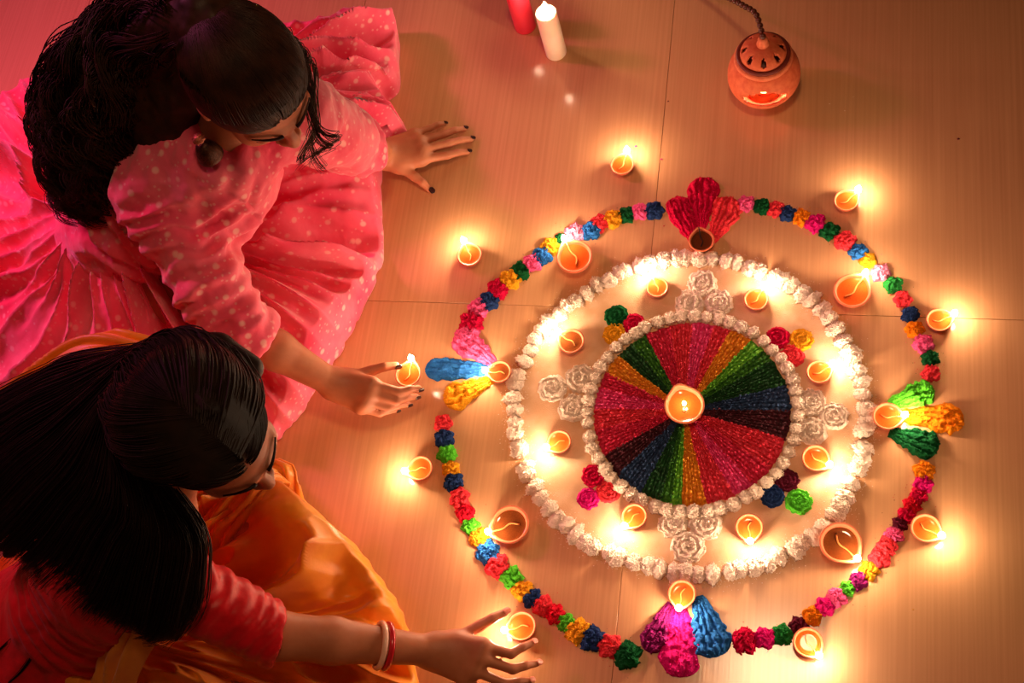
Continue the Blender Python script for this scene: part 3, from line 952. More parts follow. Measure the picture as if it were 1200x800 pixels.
# ------------------------------------------------------------------ people
def frame(yaw_dir, pitch, roll=0.0):
    """head axes as columns: right, forward, up"""
    d = np.array([yaw_dir[0], yaw_dir[1], 0.0]); d /= np.linalg.norm(d)
    f = d * math.cos(pitch) + np.array([0, 0, -math.sin(pitch)])
    up = d * math.sin(pitch) + np.array([0, 0, math.cos(pitch)])
    r = np.cross(f, up)
    if roll:
        r, up = r * math.cos(roll) + up * math.sin(roll), up * math.cos(roll) - r * math.sin(roll)
    return np.stack([r, f, up], 1)


def add_head(fd, C, R, S=1.0):
    g = lambda *p: C + R @ (np.array(p) * S)
    E = lambda c, r, k=0.02: fd.ellipsoid(g(*c), np.array(r) * S, R, k)
    E((0, -0.012, 0.020), (0.074, 0.094, 0.088), 0.0)
    E((0, 0.030, -0.045), (0.058, 0.058, 0.074), 0.03)
    E((0, 0.056, -0.100), (0.027, 0.024, 0.020), 0.03)
    for s in (-1, 1):
        E((s * 0.036, 0.052, -0.048), (0.025, 0.026, 0.024), 0.02)
        fd.capsule(g(s * 0.012, 0.083, 0.006), g(s * 0.046, 0.066, 0.006), 0.009 * S, 0.008 * S, 0.016)
        fd.carve(g(s * 0.031, 0.092, -0.014), np.array((0.015, 0.011, 0.010)) * S, R, 0.012)
        E((s * 0.031, 0.0735, -0.016), (0.0135, 0.0120, 0.0110), 0.005)
        E((s * 0.076, -0.004, -0.020), (0.008, 0.017, 0.030), 0.008)
        E((s * 0.077, 0.003, -0.046), (0.006, 0.008, 0.010), 0.006)
        E((s * 0.0115, 0.093, -0.050), (0.008, 0.009, 0.007), 0.006)
    fd.capsule(g(0, 0.086, -0.006), g(0, 0.104, -0.044), 0.0065 * S, 0.0095 * S, 0.012)
    E((0, 0.089, -0.0735), (0.021, 0.009, 0.0055), 0.008)
    E((0, 0.088, -0.083), (0.018, 0.009, 0.0062), 0.005)


def add_hand(fd, wrist, fingers, elbow_r):
    """fingers: list of joint lists, thumb last; each joint in world"""
    kn = [np.asarray(f[0]) for f in fingers[:4]]
    for i, f in enumerate(fingers[:4]):
        w = wrist + (kn[i] - np.mean(kn, 0)) * 0.55
        fd.capsule(w, kn[i], elbow_r * 0.62, 0.0108, 0.018)
    for i in range(3):
        fd.capsule(kn[i], kn[i + 1], 0.0095, 0.0095, 0.012)
    fd.capsule(wrist, fingers[4][0], elbow_r * 0.7, 0.013, 0.02)
    fd.capsule(fingers[4][0], kn[0], 0.011, 0.0085, 0.018)
    rr0 = [0.0094, 0.0096, 0.0091, 0.0082, 0.0110]
    for f, r in zip(fingers, rr0):
        n = len(f)
        for j in range(n - 1):
            fd.capsule(f[j], f[j + 1], r * (1 - 0.11 * j), r * (1 - 0.11 * (j + 1)), 0.0035 if j else 0.007)


def jpt(js):
    out = []
    for f in js:
        p = [P(*q) for q in f]
        if len(p) == 3:                              # put the last knuckle between
            m = p[1] * 0.45 + p[2] * 0.55 + np.array([0, 0, 0.004])
            p = [p[0], p[1], m, p[2]]
        out.append(p)
    return out


def nails(root, fingers, mat, up=(0, 0, 1.0), size=1.0):
    for f, s in zip(fingers, (1, 1.05, 1, 0.85, 1.2)):
        t = np.asarray(f[-1]) - np.asarray(f[-2]); t /= np.linalg.norm(t)
        n = np.array(up, float); n -= t * (n @ t); n /= np.linalg.norm(n)
        b = np.cross(n, t)
        nu, nv = 9, 7
        u = np.linspace(-1, 1, nu); v = np.linspace(0, 1, nv)
        Ug, Vg = np.meshgrid(u, v, indexing='ij')
        w = 0.0046 * s * size * np.sqrt(np.clip(1 - np.abs(Vg * 2 - 1) ** 4, 0.02, 1))
        L = 0.0115 * s * size
        rad = 0.0064 * s
        base = np.asarray(f[-1]) - t * 0.003
        pos = base + t * (Vg * L)[..., None] + b * (Ug * w)[..., None] + n * (rad + 0.0006 - (Ug * w) ** 2 / (2 * rad) - Vg * 0.0022)[..., None]
        o = link('fingernail', mesh_np('fingernail', pos.reshape(-1, 3), grid_faces(nu, nv)), root, mat)
        md = o.modifiers.new('thick', 'SOLIDIFY'); md.thickness = 0.001


def face_marks(root, C, R, S, brow_mat, lip_mat):
    g = lambda a: C + (np.asarray(a) * S) @ R.T
    for s in (-1, 1):
        t = np.linspace(0, 1, 10)
        pts = np.stack([s * (0.012 + 0.038 * t), 0.0925 - 0.022 * t ** 1.6, 0.012 + 0.006 * np.sin(t * PI * .8)], 1)
        V, Q, T = tubes(g(pts)[None], (0.0032 * (1 - 0.6 * t))[None], 6, True)
        link('eyebrow', mesh_np('eyebrow', V, Q, T), root, brow_mat)
        pts = np.stack([s * (0.019 + 0.025 * t), 0.0845 - 0.008 * (2 * t - 1) ** 2 - 0.003 * t, -0.0225 - 0.002 * np.sin(t * PI)], 1)
        V, Q, T = tubes(g(pts)[None], (0.0017 + 0 * t)[None], 5, True)
        link('eyelashes', mesh_np('eyelashes', V, Q, T), root, brow_mat)
    for zc, w, rad, nm in ((-0.0735, 0.019, 0.0042, 'upper_lip'), (-0.0825, 0.016, 0.0048, 'lower_lip')):
        t = np.linspace(-1, 1, 13)
        pts = np.stack([w * t, 0.0955 - 0.012 * t ** 2, zc - 0.0015 * t ** 2 + 0.0 * t], 1)
        V, Q, T = tubes(g(pts)[None], (rad * np.sqrt(np.clip(1 - t ** 2, 0.03, 1)))[None], 8, True)
        link(nm, mesh_np(nm, V, Q, T), root, lip_mat)


def cloth_wrinkle(V, Q, amp, axis_pts, freq, seed):
    """push vertices along normals: rings of gathers across the limb axis plus crumple"""
    N = vnormals(V, Q)
    d = np.full(len(V), 9.0); s = np.zeros(len(V)); acc = 0.0
    for a, b in zip(axis_pts[:-1], axis_pts[1:]):
        v = b - a; L = np.linalg.norm(v)
        t = np.clip((V - a) @ v / L ** 2, 0, 1)
        dist = np.linalg.norm(V - a - t[:, None] * v, axis=1)
        m = dist < d
        d[m] = dist[m]; s[m] = acc + t[m] * L
        acc += L
    ph = s * freq + 2.6 * vnoise(V * 9, seed) + 1.0 * vnoise(V * 24, seed + 1)
    w = 0.5 + 0.5 * np.cos(2 * ph) + 0.25 * (1 - np.abs(np.sin(ph)))
    w = (w - 0.5) * (0.6 + 0.6 * vnoise(V * 7, seed + 5)) + 0.35 * fbm(V * 28, seed + 2, 3)
    return V + N * (amp * w)[:, None]


def skirt(root, name, outline, centre, top, w0, mat, seed, nfold, amp, mounds=(), limbs=(), power=1.5, M=1040, K=90, fine=0.004):
    """cloth spread on the floor around a seated body: outline (px,py,z), pleats radiate from the waist"""
    O = catmull([P(*q) for q in outline], M, True)
    c = P(*centre)
    u = np.arange(M) / M
    t = np.linspace(0, 1, K)
    Ug, Tg = np.meshgrid(u, t, indexing='ij')
    D = O - c
    k = w0 + (1 - w0) * Tg
    X = c[0] + D[:, 0:1] * k; Y = c[1] + D[:, 1:2] * k
    zh = np.maximum(O[:, 2:3], 0.006)
    Z = zh * Tg ** 2 + (top - 0.0) * (1 - Tg) ** power
    for (mp, mr, mh) in mounds:
        m = P(*mp)
        Z = np.maximum(Z, 0) + mh * np.exp(-((X - m[0]) ** 2 + (Y - m[1]) ** 2) / mr ** 2) * np.clip((1 - Tg) * 5, 0, 1)
    for (lp_, lq_, lr0, lr1) in limbs:
        v = (lq_ - lp_)[:2]
        tl = np.clip(((X - lp_[0]) * v[0] + (Y - lp_[1]) * v[1]) / (v @ v), 0, 1)
        dd = np.hypot(X - lp_[0] - tl * v[0], Y - lp_[1] - tl * v[1])
        rl_ = lr0 + (lr1 - lr0) * tl
        zl = lp_[2] + (lq_[2] - lp_[2]) * tl + rl_ + 0.022 - 0.75 * np.maximum(np.sqrt(dd ** 2 + 0.0016) - 0.55 * rl_, 0)
        hh = np.maximum(0.05 - np.abs(Z - zl), 0) / 0.05
        Z = np.maximum(Z, zl) + hh * hh * 0.0125
    Z = np.where(Tg > 0.999, zh, Z)
    cu, su = np.cos(2 * PI * Ug), np.sin(2 * PI * Ug)
    fold = 0
    for i, (nf, a) in enumerate(nfold):
        wob = 0.55 * vnoise(np.stack([cu * 2.2, su * 2.2, Tg * 2.0 + i * 9], -1), seed + i) + 0.22 * vnoise(np.stack([cu * 6, su * 6, Tg * 4 + i * 5], -1), seed + 20 + i)
        am = 0.55 + 0.65 * vnoise(np.stack([cu * 3.1, su * 3.1, Tg * 1.7 + 4 + i], -1), seed + 40 + i)
        fold = fold + a * am * ((1 - np.abs(np.sin(PI * (nf * Ug + wob * 1.6)))) ** 1.4 - 0.35)
    env = np.clip(Tg * 3.5, 0.1, 1) * np.clip((1 - Tg) * 7 + 0.25, 0, 1)
    crump = fbm(np.stack([X * 16, Y * 16, X * 0 + seed], -1), seed + 60, 4)
    Z = Z + amp * fold * env * (0.6 + 0.4 * Tg) + fine * crump * env * 2.0
    Z = np.maximum(Z, 0.004 + 0.003 * (1 + crump))
    X = X + 0.004 * vnoise(np.stack([cu * 14, su * 14, Tg * 3], -1), seed + 80) * Tg
    Y = Y + 0.004 * vnoise(np.stack([cu * 14, su * 14, Tg * 3 + 7], -1), seed + 81) * Tg
    # turn the hem down to the floor
    Xe = np.stack([X[:, -1] * 1.0, c[0] + D[:, 0] * 0.985], 1); Ye = np.stack([Y[:, -1], c[1] + D[:, 1] * 0.985], 1)
    Ze = np.stack([np.maximum(Z[:, -1] - 0.006, 0.002), np.full(M, 0.001)], 1)
    X = np.concatenate([X, Xe], 1); Y = np.concatenate([Y, Ye], 1); Z = np.concatenate([Z, Ze], 1)
    return link(name, mesh_np(name, np.stack([X, Y, Z], -1).reshape(-1, 3), grid_faces(M, K + 2, wrap_u=True)), root, mat)


def hair_strands(paths, rad, taper=True, sides=3):
    N, K, _ = paths.shape
    t = np.linspace(0, 1, K)
    r = rad * (1 - 0.75 * t ** 2) if taper else np.full(K, rad)
    V, Q, _ = tubes(paths, np.broadcast_to(r, (N, K)), sides)
    return V, Q


def hairline(C, R, S, p0, nrm, centre, n, back, mix=0.55):
    """strands combed back from the hairline plane over the cap"""
    d = rng.normal(0, 1, (200000, 3)); d /= np.linalg.norm(d, axis=1, keepdims=True)
    p = np.array(centre) + d * np.array([.0755, .0955, .0895])
    v = (p - np.array(p0)) @ np.array(nrm)
    lim = rng.normal(0.0, 0.006, len(v))
    d = d[(np.abs(v - lim) < 0.004) & (v < 0.012) & (p[:, 2] > -0.055)][:n]
    t = np.linspace(0, 1, 12 if mix < 0.9 else 22)[None, :, None]
    b = np.array(back) * np.where(d[:, :1] > 0, 1, -1) ** np.array([1, 0, 0])
    q = d[:, None] * (1 - mix * t) + b[:, None] * mix * t
    q /= np.linalg.norm(q, axis=2, keepdims=True)
    sc = 0.985 + 0.075 * np.sin(np.clip(t * (1.6 if mix < 0.9 else 3), 0, 1) * PI / 2) + rng.uniform(-.004, .012, (len(d), 1, 1)) * t
    loc = np.array(centre) + q * np.array([.0765, .0965, .0905]) * sc
    return hair_strands(C + S * loc @ R.T, 0.0011)


def join(parts):
    Vs, Qs, o = [], [], 0
    for V, Q in parts:
        Vs.append(V); Qs.append(Q + o); o += len(V)
    return np.concatenate(Vs), np.concatenate(Qs)


# ---- woman in the pink dotted dress
A = dict(pelvis=P(150, 275, .14), waist=P(165, 250, .24), chest=P(238, 203, .40), neck=P(262, 172, .51), head=P(292, 92, .66),
         shR=P(182, 226, .45), shL=P(348, 134, .46), elR=P(280, 385, .25), wrR=P(392, 450, .115), elL=P(405, 165, .26), wrL=P(450, 181, .045))
RA = frame((0.60, -0.80), math.radians(36))
SA = 1.12
rootA = empty('person', (A['pelvis'][0], A['pelvis'][1], 0))
tag(rootA, 'seated woman in a pink dotted dress with curly hair, one hand on the floor', 'person')
handAL = jpt([[(494, 187, .034), (524, 182, .026), (548, 178, .008)], [(496, 176, .037), (527, 168, .028), (552, 163, .008)], [(492, 166, .035), (521, 157, .026), (544, 151, .008)], [(485, 157, .029), (504, 150, .02), (521, 145, .008)], [(468, 195, .034), (486, 207, .024), (504, 222, .009)]])
handAR = jpt([[(436, 450, .118), (468, 459, .104), (491, 455, .088)], [(433, 460, .113), (465, 469, .094), (487, 464, .074)], [(428, 470, .104), (456, 477, .082), (478, 473, .062)], [(422, 478, .093), (445, 484, .072), (465, 480, .054)], [(410, 442, .106), (436, 434, .102), (464, 428, .094)]])
fd = Field((-1.0, -0.28, 0.0), (0.02, 0.62, 0.82), 0.0034)
add_head(fd, A['head'], RA, SA)
skull = A['head'] + (SA * RA) @ np.array([0, -0.03, -0.06])
fd.capsule(skull, A['neck'], 0.047, 0.050, 0.02)
fd.capsule(A['neck'], A['chest'], 0.048, 0.095, 0.03)
fd.capsule(A['chest'], A['waist'], 0.105, 0.10, 0.05)
fd.capsule(A['waist'], A['pelvis'], 0.10, 0.13, 0.05)
for s, h in (('R', (170, 330, .13)), ('L', (215, 225, .13))):
    sh, el, wr = A['sh' + s], A['el' + s], A['wr' + s]
    fd.capsule(A['neck'] * 0.8 + A['chest'] * 0.2, sh, 0.042, 0.044, 0.03)
    fd.capsule(sh, el, 0.046, 0.037, 0.02)
    m = el * 0.62 + wr * 0.38
    fd.capsule(el, m, 0.037, 0.036, 0.015)
    fd.capsule(m, wr, 0.036, 0.0245, 0.015)
    hip = P(*h)
    LIMBA = LIMBA if s == 'L' else []
    kn = P(330, 375, .10) if s == 'R' else P(385, 120, .10)
    fd.capsule(hip, kn, 0.085, 0.06, 0.03)
    an = P(255, 440, .05) if s == 'R' else P(330, 250, .05)
    fd.capsule(kn, an, 0.055, 0.038, 0.02)
    LIMBA += [(hip, kn, 0.085, 0.06), (kn, an, 0.055, 0.038)]
add_hand(fd, A['wrL'], handAL, 0.0245)
add_hand(fd, A['wrR'], handAR, 0.0245)
V, Q = fd.mesh(1)
V[:, 2] = np.maximum(V[:, 2], 0.0015)
link('body', mesh_np('body', V, Q), rootA, M_SKIN)
nails(rootA, handAL, M_NAIL)
nails(rootA, handAR, M_NAIL, up=(0.15, -0.9, 0.35))
face_marks(rootA, A['head'], RA, SA, M_HAIR, M_LIPS)

# dress: bodice with loose gathered sleeves
fd = Field((-0.98, -0.2, 0.0), (-0.15, 0.52, 0.62), 0.0055)
fd.capsule(A['neck'] * 0.72 + A['chest'] * 0.28, A['chest'], 0.085, 0.122, 0.04)
fd.capsule(A['chest'], A['waist'], 0.125, 0.118, 0.05)
fd.capsule(A['waist'], A['pelvis'], 0.12, 0.14, 0.05)
axA = []
for s in 'RL':
    sh, el, wr = A['sh' + s], A['el' + s], A['wr' + s]
    fd.capsule(A['neck'] * 0.7 + A['chest'] * 0.3, sh, 0.075, 0.068, 0.04)
    fd.capsule(sh, sh * .4 + el * .6, 0.068, 0.066, 0.03)
    end = el * 0.80 + wr * 0.20 if s == 'R' else el * 0.62 + wr * 0.38
    fd.capsule(sh * .4 + el * .6, el, 0.066, 0.058, 0.02)
    fd.capsule(el, end, 0.058, 0.050, 0.02)
    fd.capsule(end, end + (end - el) / np.linalg.norm(end - el) * 0.006, 0.056, 0.052, 0.01)
    axA.append((sh, el, end))
    n = (wr - el) / np.linalg.norm(wr - el)
    fd.cut(end + n * 0.012, n, end + n * 0.06, 0.075)
nd = A['head'] - A['neck']; nd /= np.linalg.norm(nd)
fd.capsule(A['chest'], A['neck'] - nd * 0.02, 0.11, 0.058, 0.04)
V, Q = fd.mesh(2)
V = cloth_wrinkle(V, Q, 0.0105, [A['waist'], A['chest'], A['shR'], A['elR'], axA[0][2]], 78, 5)
V = V + vnormals(V, Q) * (0.006 * fbm(V * np.array([22, 14, 14]), 31, 4))[:, None]
V[:, 2] = np.maximum(V[:, 2], 0.01)
link('dress_bodice', mesh_np('dress_bodice', V, Q), rootA, M_PINK)
outA = [(447, 205, .012), (449, 292, .012), (436, 335, .012), (412, 388, .012), (380, 440, .012), (345, 490, .012), (312, 526, .012), (260, 560, .012), (180, 560, .02), (90, 540, .03), (0, 500, .03), (-70, 420, .03), (-110, 320, .03), (-100, 230, .04), (-60, 150, .05), (0, 108, .06), (60, 84, .06), (150, 70, .06), (250, 50, .06), (340, 26, .07), (400, 14, .075), (456, 12, .075), (462, 50, .07), (463, 85, .06), (446, 112, .04), (468, 140, .03), (476, 156, .02), (456, 180, .012)]
skirt(rootA, 'dress_skirt', outA, (200, 318, 0), 0.26, 0.10, M_PINK, 3, [(27, 1.0), (52, 0.5)], 0.17, limbs=LIMBA, power=1.35)

# hair: sleek over the crown, tied behind, then a curly mass down the back
cap_c = (0, -0.012, 0.020)
fd = Field(A['head'] - 0.75, A['head'] + 0.2, 0.006)
fd = Field(np.minimum(A['head'] - 0.16, P(40, 200, .3) - 0.1), A['head'] + 0.16, 0.006)
fd.ellipsoid(A['head'] + (SA * RA) @ np.array(cap_c), (0.0785 * SA, 0.0985 * SA, 0.0925 * SA), RA, 0)
hl = RA @ np.array([0, 0.834, -0.552])
fd.cut(A['head'] + (SA * RA) @ np.array([0, 0.070, 0.058]), hl)
chainA = [(A['head'] + (SA * RA) @ np.array([0, -0.10, 0.045]), .052), (P(180, 45, .645), .075), (P(140, 85, .58), .095), (P(122, 135, .50), .100), (P(112, 185, .43), .082), (P(104, 225, .37), .052), (P(104, 256, .33), .024)]
for (a, ra), (b, rb) in zip(chainA[:-1], chainA[1:]):
    fd.capsule(a, b, ra * 0.86, rb * 0.86, 0.03)
fd.capsule(chainA[2][0], P(205, 150, .50), .07, .05, 0.03)
fd.capsule(A['head'] + (SA * RA) @ np.array([0.0, -0.09, -0.03]), P(170, 150, .50), .05, .06, 0.03)
fd.capsule(A['head'] + (SA * RA) @ np.array([0.045, -0.06, -0.04]), P(200, 175, .50), .035, .035, 0.03)
V, Q = fd.mesh(1)
V = V + vnormals(V, Q) * (0.003 * fbm(V * 40, 4, 3))[:, None] * (np.linalg.norm(V - A['head'], axis=1) > 0.13)[:, None]
parts = [(V, Q)]
# sleek strands from hairline to the tie
rad = np.array([0.0805, 0.1005, 0.0945])
tie = np.array([0, -0.92, 0.35]); tie /= np.linalg.norm(tie)
ns = 1500
a = rng.uniform(-2.2, 2.2, ns)
start = np.stack([np.sin(a) * 0.9, 0.55 * np.cos(a) + 0.10, 0.62 * np.cos(a) ** 1 - 0.05], 1)
start /= np.linalg.norm(start, axis=1, keepdims=True)
tt = np.linspace(0, 1, 16)[None, :, None]
dirs = start[:, None, :] * (1 - tt) + (tie + rng.normal(0, .05, (ns, 3)))[:, None, :] * tt + np.array([0, 0, .55]) * np.sin(tt * PI) * 0.5
dirs /= np.linalg.norm(dirs, axis=2, keepdims=True)
loc = np.array(cap_c) + dirs * (rad * (1 + rng.uniform(-.005, .03, (ns, 1, 1))))
parts.append(hair_strands(A['head'] + SA * loc @ RA.T, 0.0011))
parts.append(hairline(A['head'], RA, SA, (0, 0.070, 0.058), (0, 0.834, -0.552), cap_c, 3600, (0.06, -0.92, 0.35), 1.0))
# curls
ns, K = 2400, 52
cp = catmull([c for c, r in chainA], K)
cr_ = np.interp(np.linspace(0, len(chainA) - 1, K), np.arange(len(chainA)), [r for c, r in chainA])
T = np.gradient(cp, axis=0); T /= np.linalg.norm(T, axis=1, keepdims=True)
Uv = np.cross(T, [0, 0, 1.0]); Uv /= np.linalg.norm(Uv, axis=1, keepdims=True)
Wv = np.cross(Uv, T)
nc = 150
cl = np.arange(ns) % nc                             # strands run together in ringlets
pick = lambda lo, hi, jit=0.0: rng.uniform(lo, hi, nc)[cl] + rng.normal(0, 1, ns) * jit
th = pick(0, 2 * PI, .07); q = np.sqrt(pick(0.45, 1.5, .03))
t0 = np.clip(np.where(rng.uniform(0, 1, nc) < .4, -.02, .12)[cl] + pick(0, .25, .01), 0, 1); t1 = np.clip(t0 + pick(.35, .8, .01), 0, 1)
tpar = (t0[:, None] + (t1 - t0)[:, None] * np.linspace(0, 1, K)[None]) * (K - 1)
i0 = np.clip(np.floor(tpar).astype(int), 0, K - 2); f = (tpar - i0)[..., None]
mixr = lambda arr: arr[i0] * (1 - f) + arr[i0 + 1] * f
Cc, Uu, Ww = mixr(cp), mixr(Uv), mixr(Wv)
rr_ = (cr_[i0] * (1 - f[..., 0]) + cr_[i0 + 1] * f[..., 0]) * q[:, None]
thk = th[:, None] + 0.6 * vnoise(np.stack([np.broadcast_to(th[:, None] * 4, tpar.shape), tpar * .12, tpar * 0], -1), 8)
hr = pick(.009, .019, .0012)[:, None] * np.linspace(.5, 1.15, K)[None]
hp = pick(3.0, 5.0)[:, None] * np.linspace(0, 1, K)[None] * 2 * PI + pick(0, 6.3, .35)[:, None]
paths = Cc + Uu * (np.cos(thk) * rr_ + hr * np.cos(hp))[..., None] + Ww * (np.sin(thk) * rr_ + hr * np.sin(hp))[..., None]
paths += rng.normal(0, .0022, (ns, 1, 3))
paths[..., 2] = np.maximum(paths[..., 2], 0.05)
parts.append(hair_strands(paths, 0.0013))
# curl hanging on the far side of the face
s40 = np.linspace(0, 1, 40)
for b_, (l0, l1, l2) in enumerate([((372, 150, .585), (382, 178, .565), (356, 196, .55)), ((366, 148, .58), (362, 178, .56), (346, 184, .55)), ((376, 140, .60), (388, 160, .58), (374, 190, .555)), ((362, 140, .60), (374, 168, .57), (366, 200, .55))]):
    g0 = np.array([catmull([A['head'] + (SA * RA) @ np.array([-0.060, -0.03 + 0.06 * q_, 0.06 - 0.04 * q_]), A['head'] + (SA * RA) @ np.array([-0.083, -0.01 + 0.045 * q_, 0.0]), P(*l0), P(*l1), P(*l2)], 40) for q_ in rng.uniform(0, 1, 16)])
    ph = b_ * 1.7 + rng.normal(0, .3, (16, 1)) + (1.4 + .3 * b_) * s40[None] * 2 * PI
    paths = g0 + rng.normal(0, .003, (16, 1, 3)) + (0.002 + 0.013 * s40)[None, :, None] * np.stack([np.cos(ph), np.sin(ph), 0.6 * np.cos(ph + b_)], -1)
    parts.append(hair_strands(paths, 0.0009))
V, Q = join(parts)
link('hair', mesh_np('hair', V, Q), rootA, M_HAIR)

# bell earring
M_EAR = material('dark_oxidised_metal', lin(46, 26, 20), 0.35, lin(84, 50, 34), 300, 0.5, 500, metal=0.7)
M_EARP = material('rose_gold_filigree', lin(200, 120, 96), 0.35, lin(150, 80, 60), 400, 0.6, 600, metal=0.6)
ep = P(235, 166, .60)
ear = empty('earring', (ep[0], ep[1], ep[2] - 0.04))
tag(ear, 'dark bell-shaped earring hanging beside the cheek of the woman in pink', 'earring')
V, Q = lathe([(0.0, 0.036), (0.006, 0.035), (0.014, 0.028), (0.019, 0.016), (0.021, 0.004), (0.0225, 0.0), (0.019, 0.001), (0.0, 0.006)], 28)
link('bell', mesh_np('bell', V, Q), ear, M_EAR, loc=(0, 0, 0))
V, Q, T = tubes(catmull([(0, 0, .034), (0, 0, .042), (0.0, 0, .05)], 6)[None], 0.0012, 6, True)
link('hook', mesh_np('hook', V, Q, T), ear, M_EARP, loc=(0, 0, 0))
V, Q = lathe([(0.0, 0.056), (0.005, 0.055), (0.010, 0.050), (0.0105, 0.046), (0.006, 0.042), (0.0, 0.041)], 20, lambda ph, r, z: r * (1 + .12 * np.cos(ph * 8)))
link('stud', mesh_np('stud', V, Q), ear, M_EARP, loc=(0, 0, 0))

# ---- woman in orange and red
B = dict(pelvis=P(85, 743, .13), waist=P(95, 714, .21), chest=P(140, 660, .33), neck=P(175, 612, .45), head=P(244, 505, .62),
         shR=P(193, 680, .37), shL=P(120, 560, .38), elR=P(322, 744, .23), wrR=P(508, 762, .085), elL=P(100, 540, .22), wrL=P(190, 610, .15))
RB = frame((0.76, -0.65), math.radians(29))
SB = 1.08
rootB = empty('person', (B['pelvis'][0], B['pelvis'][1], 0))
tag(rootB, 'seated woman in orange skirt and red top with long straight black hair', 'person')
handB = jpt([[(566, 757, .088), (599, 766, .072), (624, 753, .054)], [(562, 771, .086), (601, 784, .066), (629, 777, .044)], [(555, 785, .08), (592, 801, .06), (621, 797, .04)], [(545, 796, .071), (576, 815, .05), (602, 815, .034)], [(533, 749, .078), (562, 733, .07), (591, 718, .056)]])
fd = Field((-0.95, -0.82, 0.0), (0.1, -0.15, 0.80), 0.0034)
add_head(fd, B['head'], RB, SB)
skull = B['head'] + (SB * RB) @ np.array([0, -0.03, -0.06])
fd.capsule(skull, B['neck'], 0.046, 0.050, 0.02)
fd.capsule(B['neck'], B['chest'], 0.06, 0.10, 0.04)
fd.capsule(B['chest'], B['waist'], 0.10, 0.095, 0.05)
fd.capsule(B['waist'], B['pelvis'], 0.10, 0.13, 0.05)
for s in 'RL':
    sh, el, wr = B['sh' + s], B['el' + s], B['wr' + s]
    fd.capsule(B['neck'], sh, 0.052, 0.048, 0.04)
    fd.capsule(sh, el, 0.046, 0.0385, 0.02)
    m = el * 0.65 + wr * 0.35
    fd.capsule(el, m, 0.0385, 0.037, 0.015)
    fd.capsule(m, wr, 0.037, 0.0245, 0.015)
    kn, an = (P(330, 850, .08), P(260, 800, .05)) if s == 'R' else (P(330, 620, .12), P(280, 720, .05))
    hip = P(115, 790, .12) if s == 'R' else P(130, 690, .12)
    LIMBB = [] if s == 'R' else LIMBB
    LIMBB += [(hip, kn, 0.085, 0.06), (kn, an, 0.055, 0.038)]
    fd.capsule(hip, kn, 0.085, 0.06, 0.03)
    fd.capsule(kn, an, 0.055, 0.038, 0.02)
fd.capsule(B['wrL'], B['wrL'] + np.array([.05, -.02, -.03]), .025, .03, .02)
fl = B['wrL'] + np.array([.05, -.02, -.03])
for j in range(4):
    fd.capsule(fl + np.array([0, .02 - .014 * j, 0]), fl + np.array([.06, .025 - .016 * j, -.025]), .008, .0065, .004)
fd.capsule(B['wrL'] + np.array([.02, -.03, -.01]), B['wrL'] + np.array([.06, -.055, -.03]), .010, .008, .006)
add_hand(fd, B['wrR'], handB, 0.0245)
V, Q = fd.mesh(1)
V[:, 2] = np.maximum(V[:, 2], 0.0015)
link('body', mesh_np('body', V, Q), rootB, M_SKIN2)
nails(rootB, handB, M_NAILP)
face_marks(rootB, B['head'], RB, SB, M_HAIR2, M_LIPS)

# red short-sleeved top
fd = Field((-0.95, -0.85, 0.05), (-0.2, -0.2, 0.6), 0.0055)
fd.capsule(B['neck'] * 0.7 + B['chest'] * 0.3, B['chest'], 0.075, 0.115, 0.04)
fd.capsule(B['chest'], B['waist'], 0.118, 0.11, 0.05)
fd.capsule(B['waist'], B['pelvis'], 0.11, 0.17, 0.05)
for s in 'RL':
    sh, el, wr = B['sh' + s], B['el' + s], B['wr' + s]
    fd.capsule(B['neck'] * 0.7 + B['chest'] * 0.3, sh, 0.07, 0.062, 0.04)
    n = (el - sh) / np.linalg.norm(el - sh)
    fd.capsule(sh, el, 0.062, 0.052, 0.02)
    fd.cut(el + n * 0.004, (wr - el), el + n * 0.06, 0.075)
V, Q = fd.mesh(2)
V = cloth_wrinkle(V, Q, 0.007, [B['waist'], B['chest'], B['shR'], B['elR']], 110, 9)
link('red_top', mesh_np('red_top', V, Q), rootB, M_RED)
outB = [(262, 556, .02), (300, 534, .03), (322, 540, .03), (333, 572, .02), (362, 590, .012), (398, 622, .012), (432, 658, .012), (462, 700, .012), (478, 735, .012), (486, 775, .012), (490, 830, .012), (470, 890, .012), (400, 940, .012), (280, 960, .012), (150, 950, .012), (20, 920, .012), (-60, 860, .012), (-90, 780, .02), (-60, 700, .02), (20, 640, .02), (130, 590, .02)]
skirt(rootB, 'orange_skirt', outB, (190, 770, 0), 0.24, 0.08, M_ORANGE, 23, [(11, 1.0), (23, 0.45)], 0.095, mounds=[((300, 585, 0), 0.06, 0.04)], limbs=LIMBB, power=1.3, fine=0.003)


def drape(root, name, path, width, mat, seed, thick=0.012, sag=0.03):
    """a folded length of cloth along a path: (px,py,z), ruffled across its width"""
    cp = catmull([P(*q) for q in path], 70)
    T = np.gradient(cp, axis=0); T /= np.linalg.norm(T, axis=1, keepdims=True)
    S = np.cross(T, [0, 0, 1.0]); S /= np.linalg.norm(S, axis=1, keepdims=True)
    nv = 41
    v = np.linspace(-1, 1, nv)
    g = np.stack(np.meshgrid(np.arange(70) / 70, v, indexing='ij'), -1)
    rid = (1 - np.abs(np.sin(g[..., 1] * 6.0 + 2.0 * vnoise(np.stack([g[..., 0] * 5, g[..., 1] * 2, g[..., 0] * 0], -1), seed)))) * thick * 1.5
    pos = cp[:, None, :] + S[:, None, :] * (v[None, :, None] * width) + np.array([0, 0, 1.0]) * (rid - sag * v[None] ** 2)[..., None]
    o = link(name, mesh_np(name, pos.reshape(-1, 3), grid_faces(70, nv)), root, mat)
    md = o.modifiers.new('thick', 'SOLIDIFY'); md.thickness = 0.004
    return o


